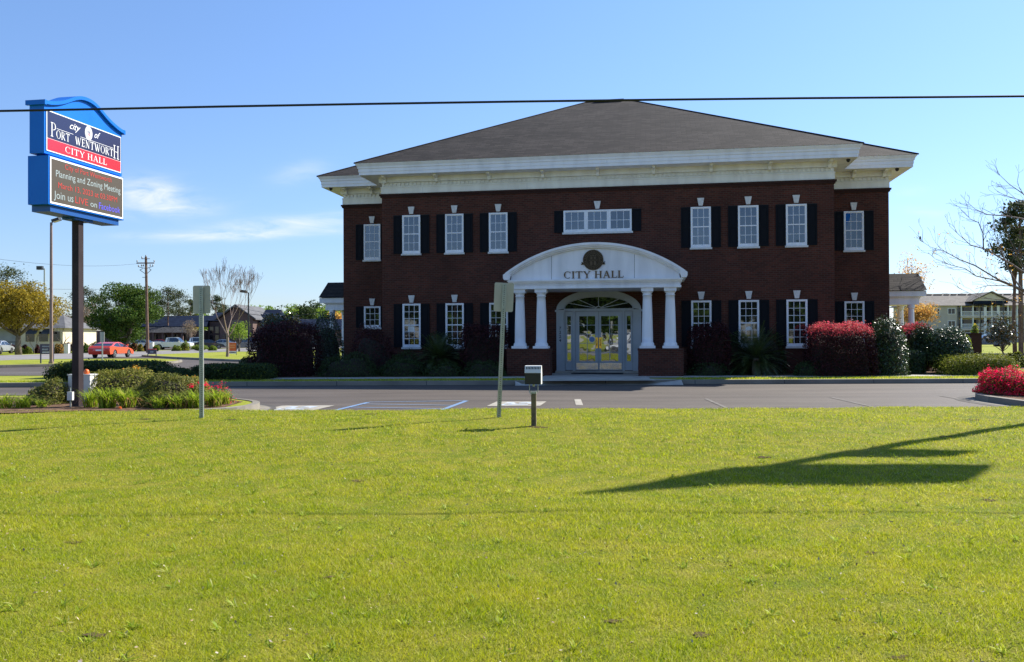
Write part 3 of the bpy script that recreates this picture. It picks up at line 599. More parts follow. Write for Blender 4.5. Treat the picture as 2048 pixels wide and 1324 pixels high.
def glazed(name, u0, u1, g0, g1, zg0, zg1, cols, rows, kick=False):
    mb = MB(); b0, b1 = -.055, -.002
    for q in ((u0, g0, FL + .02, 2.63), (g1, u1, FL + .02, 2.63), (g0, g1, FL + .02, zg0), (g0, g1, zg1, 2.63)): mb.box(q[0], q[1], b0, b1, z_(q[2]), z_(q[3]))
    o = mb.build(name, 'grey_trim', hall)
    MB().box(g0, g1, -.030, -.02, z_(zg0), z_(zg1)).build('pane', 'glass_door', o)
    mt = MB(); m = .011
    for i in range(1, cols): c = g0 + (g1 - g0) * i / cols; mt.box(c - m, c + m, -.046, -.031, z_(zg0), z_(zg1))
    for i in range(1, rows): c = zg0 + (zg1 - zg0) * i / rows; mt.box(g0, g1, -.043, -.0315, z_(c - m), z_(c + m))
    mt.build('muntin', 'grey_trim', o)
    if kick: MB().box(u0 + .03, u1 - .03, -.062, -.055, z_(FL + .05), z_(FL + .31)).build('kick_plate', 'steel_plate', o)
    return o
dl = glazed('door', -.94, -.006, -.78, -.14, .62, 2.44, 2, 5, True); dr = glazed('door', .006, .94, .10, .78, .62, 2.44, 2, 5, True)
glazed('sidelight', -1.35, -1.05, -1.27, -1.12, .62, 2.44, 1, 5); glazed('sidelight', 1.05, 1.35, 1.13, 1.28, .62, 2.44, 1, 5)
for o, u in ((dl, -.075), (dr, .065)):
    mb = MB(); mb.box(u - .05, u + .05, -.066, -.056, z_(1.14), z_(1.58)); o1 = mb.build('handle', 'brass', o)
    mb = MB().tube([(u, -.07, z_(1.24)), (u, -.13, z_(1.27)), (u, -.13, z_(1.46)), (u, -.07, z_(1.49))], .014, 6)
    mb.build('handle', 'brass', o, smooth=True)
mb = MB(); mb.prism([(-.27 + .125 * math.cos(R(t)), z_(1.50) + .125 * math.sin(R(t))) for t in range(0, 360, 18)], -.052, -.0465, 'y'); stk = mb.build('door_sticker', 'sign_white', dl)
stm = MB(); stm.prism([(-.27 + .105 * math.cos(R(t)), z_(1.50) + .105 * math.sin(R(t))) for t in range(0, 360, 18)], -.054, -.053, 'y'); stm.build('door_sticker', pm('sticker_blue', (.16, .26, .45), rough=.5), dl)
MB().box(-1.72, 1.72, -.40, 0, 0, z_(FL)).build('door_step', 'concrete', hall)
MB().box(-1.0, 1.0, -1.35, -.42, .012, .028).build('door_mat', 'dark_gap', hall)
# ---- portico
port = None
mb = MB(); UB = -2.35
mb.box(-3.20, 3.20, UB - .28, -.002, z_(3.42), z_(3.50)); mb.box(-3.17, 3.17, UB - .24, -.004, z_(3.50), z_(3.62)); mb.box(-3.22, 3.22, UB - .30, -.002, z_(3.62), z_(3.66)); mb.box(-3.27, 3.27, UB - .38, -.002, z_(3.70), z_(3.76))
mb.box(-3.24, 3.24, UB - .34, -.003, z_(3.66), z_(3.70))
port = mb.build('portico', 'white_paint', hall)
dentils('dentil_moulding', 'white_paint', port, -3.15, 3.15, UB - .242, 3.545, 3.595, .11, .06, .03)
RAD = (3.35 ** 2 + 1.1 ** 2) / 2.2; ZC = 5.12 - RAD
def arcp(off, half, n=36):
    r = RAD + off; a = math.asin(half / r); return [(r * math.sin(-a + 2 * a * i / n), z_(ZC + r * math.cos(-a + 2 * a * i / n))) for i in range(n + 1)]
mb = MB()
tp = arcp(-.18, 3.12); tp = [(x, z) for x, z in tp if z > z_(3.77)]
mb.prism([(-3.16, z_(3.762)), *tp, (3.16, z_(3.762))][::-1], UB - .20, -.003, 'y'); tym = mb.build('pediment', 'white_paint', port)
mb = MB(); mb.strip(arcp(0, 3.34), arcp(-.09, 3.28), UB - .44, -.001); mb.strip(arcp(-.09, 3.30), arcp(-.15, 3.28), UB - .38, -.002); mb.strip(arcp(-.15, 3.26), arcp(-.20, 3.22), UB - .30, -.004)
for s in (-1, 1):
    a = [(3.20, 3.765), (3.38, 3.765), (3.42, 3.84), (3.42, 3.96), (3.26, 4.07), (3.14, 3.98)]
    pts = [(s * x, z_(z)) for x, z in a]; mb.prism(pts if s > 0 else pts[::-1], UB - .445, -.0005, 'y')
mb.build('arched_cornice', 'white_paint', port)
mb = MB()
for u in (-1.60, 1.50): mb.box(u - .006, u + .006, UB - .2015, UB - .19, z_(3.77), z_(4.66))
mb.build('panel_joint', 'dark_gap', port)
# bronze seal and raised letters
mb = MB(); sc_ = (-.03, 4.48)
def disc(mb, r, y0, y1, n=40, mi=0): mb.prism([(sc_[0] + r * math.cos(2 * math.pi * i / n), z_(sc_[1]) + r * math.sin(2 * math.pi * i / n)) for i in range(n)], y0, y1, 'y', mi)
yb = UB - .20
disc(mb, .385, yb - .03, yb); 
for s in (-1, 1):
    pts = [(s * .36, -.10), (s * .45, -.06), (s * .42, -.12), (s * .46, -.17), (s * .33, -.18)]; pts = [(sc_[0] + x, z_(sc_[1]) + z) for x, z in pts]; mb.prism(pts, yb - .035, yb - .001, 'y')
seal = mb.build('seal', 'bronze', port)
mb = MB()
def rng_(r0, r1, y0, y1, n=40):
    a = [(sc_[0] + r1 * math.cos(2 * math.pi * i / n), z_(sc_[1]) + r1 * math.sin(2 * math.pi * i / n)) for i in range(n + 1)]; b = [(sc_[0] + r0 * math.cos(2 * math.pi * i / n), z_(sc_[1]) + r0 * math.sin(2 * math.pi * i / n)) for i in range(n + 1)]; mb.strip(a, b, y0, y1)
rng_(.36, .383, yb - .042, yb - .031); rng_(.235, .25, yb - .042, yb - .031)
for i in range(32):
    a = R(i * 360 / 32); c = Vector((sc_[0] + .305 * math.cos(a), z_(sc_[1]) + .305 * math.sin(a))); 
    if abs(math.sin(a)) < .12: continue
    d = Vector((math.cos(a), math.sin(a))) * .035; n = Vector((-d.y, d.x)) * .28; mb.prism([tuple(c - d - n), tuple(c + d - n), tuple(c + d + n), tuple(c - d + n)], yb - .04, yb - .031, 'y')
for (a, b, c, d) in ((-.11, -.03, -.20, -.05), (.03, .11, -.20, -.05), (-.10, -.03, .03, .12), (.03, .10, .03, .12), (-.15, .15, -.02, .0), (-.12, -.06, .15, .18), (-.03, .03, .15, .19), (.06, .12, .15, .18)):
    mb.box(sc_[0] + a, sc_[0] + b, yb - .042, yb - .031, z_(sc_[1] + c), z_(sc_[1] + d))
mb.build('seal_relief', pm('bronze_light', (.11, .075, .045), rough=.4, metal=.5), port)
mb = MB(); serif_add(mb, 'CITY HALL', -1.13, 1.09, z_(3.80), .265, yb - .002, .03, heavy=.95); mb.build('lettering', pm('letter_bronze', (.13, .075, .03), rough=.45, metal=.3), port)
# columns and brick pedestals
prof = [(.0, 0), (.27, 0), (.27, .001), (.245, .03), (.25, .07), (.235, .11), (.215, .13), (.205, .16)]
for i in range(9):
    t = i / 8; prof.append((.205 - .045 * t ** 1.6, .16 + 1.80 * t))
prof += [(.178, 1.965), (.178, 1.99), (.162, 2.0), (.162, 2.05), (.195, 2.09), (.20, 2.12), (.0, 2.12)]
for u in (-2.84, -2.02, 1.96, 2.80):
    mb = MB(); mb.box(u - .29, u + .29, UB - .29, UB + .29, z_(1.17), z_(1.26)); mb.lathe([(r, z * (2.02 / 2.12)) for r, z in prof], u, UB, z_(1.262), 28); mb.box(u - .225, u + .225, UB - .225, UB + .225, z_(3.285), z_(3.418))
    o = mb.build('column', 'white_paint', port); 
    me = o.data; me.polygons.foreach_set('use_smooth', [len(p.vertices) == 4 and abs(p.normal.z) < .9 and p.index > 6 and p.index < len(me.polygons) - 8 for p in me.polygons])
for a, b in ((-3.30, -1.66), (1.62, 3.26)):
    mb = MB(); mb.box(a, b, UB - .38, UB + .36, 0, z_(1.09)); mb.box(a - .02, b + .02, UB - .40, UB + .38, z_(1.09), z_(1.168)); mb.build('pedestal', 'brick', port)
for a, b in ((-3.30, -1.72), (1.72, 3.26)): pass
for i, u in enumerate((-7.3, -2.9, 1.4, 5.6)): MB().box(u, u + .008, -.0335, -.03, z_(FB + .02), z_(FB + .26)).build('joint', 'grey_trim', hall)
for i, u in enumerate((-5.2, .4, 4.3)): MB().box(u, u + .008, -(OV - .11) - .0035, -(OV - .11), z_(EB + .125), z_(EB + .25)).build('joint', 'grey_trim', hall)
lampw = [o for o in hall.children if o.name.startswith('window')]
MB().prism([(-7.98, z_(1.86)), (-7.66, z_(1.86)), (-7.72, z_(2.08)), (-7.94, z_(2.08))][::1], -.0135, -.0125, 'y').build('lamp_shade', 'cream_paint', hall)
MB().prism([(5.74 + .13 + .13 * math.cos(R(t)), z_(1.86) + .13 * math.sin(R(t))) for t in range(0, 181, 15)], -.0135, -.0125, 'y').build('lamp_shade', 'cream_paint', hall)
# side porches
for s in (-1, 1):
    u0, u1 = sorted((s * WW, s * 13.8)); b0, b1 = 4.6, 7.0
    po = MB(); ua, ub_ = sorted((s * WW, s * 13.55)); po.box(ua, ub_, b0 + .25, b1 - .25, z_(2.95), z_(3.25)); po.box(ua, ub_ + (.06 if s > 0 else 0), b0 + .18, b1 - .18, z_(3.25), z_(3.30)) if s > 0 else po.box(ua - .06, ub_, b0 + .18, b1 - .18, z_(3.25), z_(3.30))
    po.box(u0, u1, b0 + .10, b1 - .10, z_(3.30), z_(3.54)); p = po.build('side_porch', 'white_paint', hall)
    rf = MB(); rf.add([(u0, b0, z_(3.56)), (u1, b0, z_(3.56)), (u1, b1, z_(3.56)), (u0, b1, z_(3.56)), (u0, 5.8, z_(4.36)), (u1, 5.8, z_(4.36))], [(0, 1, 5, 4), (2, 3, 4, 5), (1, 2, 5), (3, 0, 4), (3, 2, 1, 0)]); rf.build('porch_roof', 'shingle_front', p)
    for b in (4.98, 6.6):
        cb = MB(); cb.lathe([(.0, 0), (.19, 0), (.19, .08), (.15, .12), (.15, .2), (.12, 2.62), (.15, 2.65), (.15, 2.8), (0, 2.8)], s * 13.25, b, 0.0, 16); cb.build('column', 'white_paint', p, smooth=False)
# cameras under the eaves, wall lamp
for (u, b) in ((9.55, -.35), (11.9, 1.9), (-12.1, 1.9)):
    MB().lathe([(0, -.12), (.05, -.10), (.075, -.05), (.08, 0), (0, 0)], u, b, z_(EB - .002), 12).build('security_camera', 'dark_metal', hall, smooth=True)
def lz(x, y): return float(lawn_z(x, y))
# ---------------------------------------------------------------- pole sign
sg = thing('pole_sign', 'tall blue pole sign with arched top, message board and single dark square pole', 'sign', (-9.4, 18.4, .14), R(-9.4))
q_ = lambda z: z - .14
MB().box(-.08, .08, -.08, .08, 0, q_(4.26)).build('pole', 'black_pole', sg)
MB().box(-.17, .17, -.17, .17, 0, .02).build('base_plate', 'dark_metal', sg)
def crest(y): t = min(1, abs(y) / 1.27); return 6.37 + .40 * (.5 + .5 * math.cos(math.pi * t ** 1.05)) - .03 * math.sin(math.pi * t) ** 4
ys = [-1.27 + 2.54 * i / 28 for i in range(29)]
mb = MB(); mb.prism([(-1.27, q_(5.36)), (1.27, q_(5.36))] + [(y, q_(crest(y) - .02)) for y in ys[::-1]], -.14, .19, 'x'); up_c = mb.build('upper_cabinet', 'sign_blue', sg)
mb = MB(); top = [(y, q_(crest(y / 1.04) + .05)) for y in [v * 1.04 for v in ys]]; bot = [(y, z - .075) for y, z in top]; mb.strip(top, bot, -.19, .25, 'x')
for s in (-1, 1): mb.box(-.192, .252, min(s * 1.27, s * 1.325), max(s * 1.27, s * 1.325), q_(6.33), q_(6.425))
mb.build('crown_moulding', 'sign_blue', up_c)
mb = MB(); mb.box(.190, .205, -1.22, 1.22, q_(5.42), q_(6.25)); mb.box(-.155, -.140, -1.22, 1.22, q_(5.42), q_(6.25)); mb.build('panel_frame', 'sign_white', up_c)
mb = MB(); mb.box(.206, .212, -1.195, 1.195, q_(5.69), q_(6.228), 0); mb.box(.206, .212, -1.195, 1.195, q_(5.445), q_(5.676), 1); mb.box(-.162, -.156, -1.195, 1.195, q_(5.69), q_(6.228), 0); mb.box(-.162, -.156, -1.195, 1.195, q_(5.445), q_(5.676), 1)
mb.build('face_panel', ['sign_navy', 'sign_red'], up_c)
mb = MB()
XF = -.214      # text front plane before the quarter turn
def sline(txt, y0, y1, z0, h, heavy=1.0): serif_add(mb, txt, y0, y1, q_(z0), h, XF, .003, 0, heavy)
sline('P', -1.11, -.965, 5.735, .29, .6); sline('ORT', -.95, -.545, 5.735, .165, .75); sline('WENTWORT', -.37, .915, 5.735, .165, .75); sline('H', .925, 1.12, 5.71, .30, .6); sline('CITY HALL', -.68, .68, 5.495, .13, .7)
mb.box(-.94, -.43, XF - .003, XF, q_(5.925), q_(5.933)); mb.box(-.2, .92, XF - .003, XF, q_(5.925), q_(5.933))
mb.v = [(-y, x, z) for x, y, z in mb.v]; mb.build('lettering', 'sign_white', up_c)
TX = Matrix(((0, 0, 1, 0), (1, 0, 0, 0), (0, 1, 0, 0), (0, 0, 0, 1)))
def fit(name, body, y0, y1, z0, h, x, mat, parent, **k):
    me = textmesh(body, 1, align='LEFT', extrude=.004, **k); xs = [v.co.x for v in me.vertices]; ys_ = [v.co.y for v in me.vertices]
    w0, w1 = min(xs), max(xs); sx = (y1 - y0) / (w1 - w0); sy = h / .73
    me.transform(Matrix.Translation((x, y0, q_(z0))) @ TX @ Matrix.Diagonal((sx, sy, .5, 1)) @ Matrix.Translation((-w0, 0, 0))); me.materials.clear(); me.materials.append(MATS[mat]); return link(name, me, parent)
fit('lettering', 'city', -.54, -.20, 6.03, .15, .2145, 'sign_white', up_c, shear=.55); fit('lettering', 'of', .26, .46, 6.02, .15, .2145, 'sign_white', up_c, shear=.55)
mb = MB(); EL = lambda r, n=28: [(.07 + r * .84 * math.cos(2 * math.pi * i / n), q_(6.07) + r * 1.05 * math.sin(2 * math.pi * i / n)) for i in range(n)]
mb.prism(EL(.145), .213, .2155, 'x', 0); mb.prism(EL(.128), .2156, .2165, 'x', 1); mb.prism(EL(.120), .2166, .2172, 'x', 0); mb.prism(EL(.09), .2173, .218, 'x', 1); mb.prism(EL(.084), .2181, .2188, 'x', 0)
for a, b, c, d, m in ((-.05, .05, -.005, .01, 1), (-.045, -.01, .015, .05, 1), (.01, .045, .015, .05, 1), (-.04, -.01, -.055, -.012, 2), (.01, .04, -.055, -.012, 2)): mb.box(.2189, .2196, .07 + a, .07 + b, q_(6.07 + c), q_(6.07 + d), m)
mb.build('seal', ['sign_white', 'sign_navy', 'sign_red'], up_c)
MB().box(-.13, .13, -1.08, 1.08, q_(5.30), q_(5.358)).build('joint', 'sign_deep_blue', sg)
low = MB().box(-.205, .26, -1.235, 1.235, q_(4.33), q_(5.318)).build('message_cabinet', 'sign_blue', sg)
mb = MB()
for s in (-1, 1):
    x0, x1 = (.262, .272) if s > 0 else (-.217, -.207)
    for q in ((-1.20, 1.20, 5.265, 5.30), (-1.20, 1.20, 4.355, 4.39), (-1.20, -1.17, 4.39, 5.265), (1.17, 1.20, 4.39, 5.265)): mb.box(x0, x1, q[0], q[1], q_(q[2]), q_(q[3]))
mb.build('panel_frame', 'sign_white', low)
scr = MB().box(.261, .266, -1.17, 1.17, q_(4.39), q_(5.265)).box(-.211, -.2055, -1.17, 1.17, q_(4.39), q_(5.265)).build('screen', 'led_face', low)
k = dict(x=.2675, parent=low)
fit('lettering', 'City of Port Wentworth', -.76, .78, 5.125, .115, mat='led_red', **k); fit('lettering', 'Planning and Zoning Meeting', -1.03, 1.10, 4.925, .145, mat='led_white', **k)
fit('lettering', 'March 13, 2023 at 03:30PM', -.96, .98, 4.705, .125, mat='led_red', **k)
fit('lettering', 'Join us', -1.09, -.50, 4.475, .165, mat='led_white', **k); fit('lettering', 'LIVE', -.44, -.03, 4.475, .15, mat='led_red', **k); fit('lettering', 'on', .05, .27, 4.475, .135, mat='led_white', **k); fit('lettering', 'Facebook', .34, 1.09, 4.47, .15, mat='led_blue', **k)
MB().box(-.21, .21, -1.12, 1.12, q_(4.20), q_(4.329)).build('skirt', 'sign_deep_blue', sg)
MB().box(-.15, .15, -.30, .30, q_(4.15), q_(4.199)).build('mount_plate', 'sign_deep_blue', sg)
# ---------------------------------------------------------------- electrical cabinet, its cap, small meter
cb = thing('utility_cabinet', 'pale grey electrical cabinet behind the tall sign pole', 'cabinet', (X_at(158, 19.5), 19.5, .146))
MB().box(-.25, .25, 0, .34, .03, .62).build('body', 'grey_box', cb); MB().box(-.265, .265, -.015, .355, .62, .645).build('lid', 'grey_box', cb); MB().box(-.24, .24, .01, .33, 0, .03).build('base', 'concrete', cb)
MB().box(.04, .10, -.006, -.001, .43, .46).build('data_plate', 'sign_white', cb); MB().box(.22, .235, -.02, 0, .25, .33).build('handle', 'dark_metal', cb)
oc = MB().lathe([(0, 0), (.055, 0), (.06, .03), (.057, .07), (.04, .10), (.015, .115), (0, .116)], n=14).build('warning_cap', 'orange_plastic', loc=(X_at(173, 19.62), 19.62, .791), smooth=True); tag(oc, 'small orange rounded cap on top of the grey cabinet', 'cap')
mt = thing('meter_box', 'small grey meter box on a conduit beside the sign pole base', 'meter', (X_at(141, 18.15), 18.15, .146)); mt_b = MB(); mt_b.tube([(0, 0, 0), (0, 0, .16)], .018, 8); mt_b.build('conduit', 'galv', mt)
MB().box(-.055, .055, -.04, .04, .15, .33).build('body', 'grey_box', mt); MB().tube([(0, 0, .33), (0, 0, .42)], .012, 6).build('conduit', 'galv', mt)
# ---------------------------------------------------------------- signs seen from behind on perforated posts
def back_sign(px, Y, ptop, wpx, hpx, lean, label, ptoppx=None):
    x = X_at(px, Y); zb = lz(x, Y) - .01; sc_px = Y / 1700; ht = Z_at(px, ptop, Y) - zb
    t = thing('road_sign', label, 'sign', (x, Y, zb), R(lean[1]), 'signs on perforated posts'); t.rotation_euler.y = R(lean[0])
    mb = MB(); w = .036; mb.box(-w, w, -.006, 0, 0, ht - .02); mb.box(-w, -w + .006, 0, .032, 0, ht - .02); mb.box(w - .006, w, 0, .032, 0, ht - .02)
    z = .04
    while z < ht - .05: mb.box(-.006, .006, -.0085, -.0063, z, z + .015, 1); z += .038
    mb.build('post', ['galv', 'dark_gap'], t)
    W, H = wpx * sc_px / 2, hpx * sc_px; pts = rounded([(-W, ht - H), (W, ht - H), (W, ht), (-W, ht)], .035, 5); MB().prism(pts, .034, .037, 'y').build('sign_panel', 'sign_back', t)
    for zz in (ht - .08, ht - H + .08): MB().tube([(0, -.016, zz), (0, -.004, zz)], .009, 8).build('bolt', 'galv', t)
    return t
back_sign(402.5, 15.3, 571, 35, 56, (-.1, 0), 'upright blank grey back of a sign on a metal post at left of the lawn')
back_sign(997, 15.2, 565, 39, 58, (2.7, 6), 'leaning blank grey back of a sign on a metal post before the entrance')
# ---------------------------------------------------------------- floodlight on a wooden post
x = X_at(1067, 14.0); fz = lz(x, 14.0) - .01
fl = thing('flood_light', 'dark louvred floodlight box on a short wooden post in the lawn', 'flood light', (x, 14.0, fz), R(-7))
MB().prism([(-.04, -.04), (.04, -.04), (.04, .04), (-.04, .04)], 0, .57, 'z').build('post', 'wood_post', fl)
mb = MB(); mb.box(-.047, .047, -.047, .047, .545, .575); mb.tube([(-.07, 0, .56), (-.07, 0, .72)], .006, 6); mb.tube([(.07, 0, .56), (.07, 0, .72)], .006, 6); mb.tube([(-.07, 0, .585), (.07, 0, .585)], .006, 6); mb.tube([(0, 0, .66), (0, 0, .73)], .018, 8)
mb.tube([(-.07, -.01, .58), (-.06, -.03, .545), (-.03, -.05, .53)], .005, 5); mb.build('bracket', 'galv', fl)
# housing
hb = .70; MB().box(-.135, .125, -.10, .11, hb, hb + .185).build('housing', 'dark_metal', fl)
mb = MB(); mb.prism([(-.104, hb + .186), (-.104, hb + .19), (-.045, hb + .300), (.08, hb + .305), (.115, hb + .186)], -.14, .13, 'x'); ld = mb.build('lid', 'grey_box', fl)
MB().box(.1255, .131, -.10, .112, hb, hb + .188).build('side_plate', 'grey_box', fl)
mb = MB(); d = Vector((.059, .110)); n = Vector((-.110, .059)).normalized() * .002
for i in range(10):
    u = -.118 + i * .0248; a = Vector((-.104, hb + .19)) + d * .52 + n; b = Vector((-.104, hb + .19)) + d * .86 + n
    mb.add([(u, a.x, a.y), (u + .013, a.x, a.y), (u + .013 + .003, b.x, b.y), (u + .003, b.x, b.y)], [(0, 1, 2, 3)])
mb.build('louvre', 'dark_gap', ld)
# ---------------------------------------------------------------- overhead cable
a, b = P(0, 222.5, 11.3), P(2048, 193.0, 11.3); d = b - a; pts = []
for i in range(25):
    t = -1.2 + 3.4 * i / 24; p = a + d * t; p.z += -.010 * 0 + .03 * (1 - (2 * t - 1) ** 2) * (1 if 0 <= t <= 1 else 0); pts.append(p)
tag(MB().tube(pts, .0155, 6).build('overhead_cable', 'cable', smooth=True), 'thick black utility cable crossing the whole sky', 'cable')
# ---------------------------------------------------------------- street sign off to the right whose shadow lies on the lawn
bs = thing('hanging_sign', 'tall pole sign standing right of the lawn, its shadow on the grass', 'sign', (12.0, 16.3, .1))
def cast(px, py):          # height and reach of the sign edge whose shadow falls on this spot of the lawn
    z = .1
    for _ in range(6): g_ = G(px, py, z); z = lz(g_.x, g_.y)
    t = (16.3 - g_.y) / to_sun.y; return (g_.x + to_sun.x * t - 12.0, z + to_sun.z * t - .1)
pt = cast(1160, 986)
MB().box(-.08, .08, .04, .20, 0, 9.0).build('pole', 'black_pole', bs)
for nm_, ps, mt_ in (('lower_panel', [(1640, 911), (1700, 901), (1800, 899), (1962, 903), (1900, 913), (1680, 913)], 'sign_deep_blue'), ('upper_panel', [(1555, 930), (1700, 930), (1800, 929), (1900, 930), (1985, 931), (1932, 965), (1500, 969), (1345, 976), (1150, 989), (1320, 962), (1450, 938)], 'sign_blue')):
    MB().prism([cast(*p_) for p_ in ps], -.04, .04, 'y').build(nm_, mt_, bs)
# ---------------------------------------------------------------- small blue notice by the door
no = thing('notice_sign', 'small navy notice sign on a stake beside the entrance door', 'sign', (X_at(1281, 31.6), 31.6, .15), R(-4)); no.rotation_euler.y = R(3)
MB().box(-.018, .018, -.008, .008, 0, .25).build('stake', 'sign_deep_blue', no); MB().box(-.115, .115, -.012, .008, .22, .72).build('sign_panel', 'sign_navy', no)
for i, wd in enumerate((.16, .08, .19, .19, .19, .14, .15)):       # lines of writing too small to read
    rr_ = random.Random(i); mb = MB(); u = -wd / 2
    while u < wd / 2 - .01: l = rr_.uniform(.008, .02); mb.box(u, min(u + l, wd / 2), -.0145, -.0125, .655 - i * .06, .675 - i * .06); u += l + .004
    mb.build('lettering', 'sticker_blue' if 0 else 'grey_trim', no)
# ================================================================ plants
pm('twig_shade', (.022, .018, .012), (.04, .032, .02), scale=20, rough=.9)  # solid shrub core: twig brown, darkened to stand in for shade between leaves
pm('bark', (.10, .08, .06), (.20, .165, .13), scale=6, rough=.95, detail=8, bump=.8, bscale=12, dist=.03)
pm('bark_pale', (.24, .19, .15), (.36, .29, .24), scale=6, rough=.95, detail=8)
pm('pine_bark', (.13, .075, .05), (.22, .14, .10), scale=4, rough=.95)
LF = dict(scale=2.5, detail=5)
def leafmat(name, cols, rough=.65, spec=.12, tr=.25): return pm(name, cols[0], rough=rough, spec=spec, transl=tr, island=cols)
leafmat('leaf_holly', [(.012, .028, .010), (.02, .045, .013), (.035, .065, .018), (.016, .035, .012)], rough=.28, spec=.6, tr=.1)
leafmat('leaf_camellia', [(.02, .045, .012), (.035, .07, .018), (.055, .10, .025), (.025, .055, .014), (.09, .11, .03)], rough=.36, spec=.4, tr=.15)
leafmat('leaf_azalea', [(.10, .12, .018), (.17, .19, .03), (.25, .25, .05), (.13, .15, .025), (.32, .28, .09), (.07, .09, .015)], tr=.35)
leafmat('leaf_azalea_dark', [(.06, .075, .014), (.10, .12, .024), (.15, .155, .035), (.07, .09, .018), (.21, .18, .06)], tr=.3)
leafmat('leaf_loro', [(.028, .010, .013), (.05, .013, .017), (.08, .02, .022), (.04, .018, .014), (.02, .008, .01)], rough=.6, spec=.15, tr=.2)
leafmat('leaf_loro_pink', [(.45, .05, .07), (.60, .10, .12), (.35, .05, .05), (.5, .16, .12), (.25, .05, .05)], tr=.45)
leafmat('leaf_juniper', [(.08, .11, .014), (.13, .16, .02), (.20, .22, .035), (.10, .13, .018)], tr=.3)
leafmat('leaf_sago', [(.025, .045, .01), (.045, .07, .016), (.07, .09, .02)], rough=.3, spec=.6, tr=.15)
leafmat('leaf_lily', [(.13, .21, .018), (.20, .29, .025), (.28, .36, .04), (.15, .23, .02), (.42, .42, .10)], rough=.5, tr=.5)
leafmat('leaf_dry', [(.42, .24, .10), (.5, .3, .14), (.35, .18, .08)], tr=.3)
leafmat('flower_red', [(.75, .02, .05), (.85, .05, .10), (.65, .015, .05), (.8, .08, .14)], tr=.4)
leafmat('flower_orange', [(.7, .25, .03), (.6, .38, .05), (.65, .16, .04)], tr=.4)
leafmat('leaf_yellow_green', [(.22, .175, .02), (.31, .24, .03), (.17, .14, .02), (.39, .29, .04), (.12, .10, .015)], tr=.35)
leafmat('leaf_green', [(.03, .07, .012), (.055, .11, .018), (.10, .16, .026), (.02, .045, .008), (.13, .18, .03)], tr=.25)
leafmat('leaf_bright', [(.14, .22, .03), (.20, .28, .045), (.10, .18, .03), (.25, .32, .06)], tr=.45)
leafmat('leaf_dark', [(.03, .055, .018), (.05, .08, .025), (.025, .045, .015), (.07, .09, .03)], tr=.15)
leafmat('leaf_pine', [(.045, .065, .025), (.07, .09, .03), (.09, .10, .04), (.035, .05, .02)], tr=.15)
leafmat('leaf_magnolia', [(.03, .05, .012), (.06, .08, .02), (.15, .09, .035), (.04, .06, .015), (.12, .08, .03)], rough=.22, spec=.8, tr=.1)
leafmat('leaf_orange', [(.45, .24, .06), (.55, .33, .09), (.38, .28, .08), (.30, .15, .05), (.5, .40, .12)], tr=.5)
leafmat('leaf_brown', [(.22, .17, .12), (.28, .21, .15), (.17, .13, .09), (.2, .19, .1)], tr=.3)
leafmat('leaf_lime', [(.30, .38, .05), (.22, .32, .04), (.38, .42, .08)], tr=.5)
def dirs(n, g, zmin=-.15):
    d = g.normal(size=(int(n * 2.2), 3)); d /= np.linalg.norm(d, axis=1)[:, None]; return d[d[:, 2] > zmin][:n]
def lump(d, ph, amp, fr=3.0):
    return 1 + amp * (np.sin(d[:, 0] * fr * 1.7 + ph) * np.cos(d[:, 1] * fr + ph * 1.3) + .6 * np.sin(d[:, 2] * fr * 2.1 + ph * 2 + d[:, 0] * fr) + .4 * np.sin(d[:, 0] * fr * 4 + ph) * np.sin(d[:, 2] * fr * 3.3 + ph))
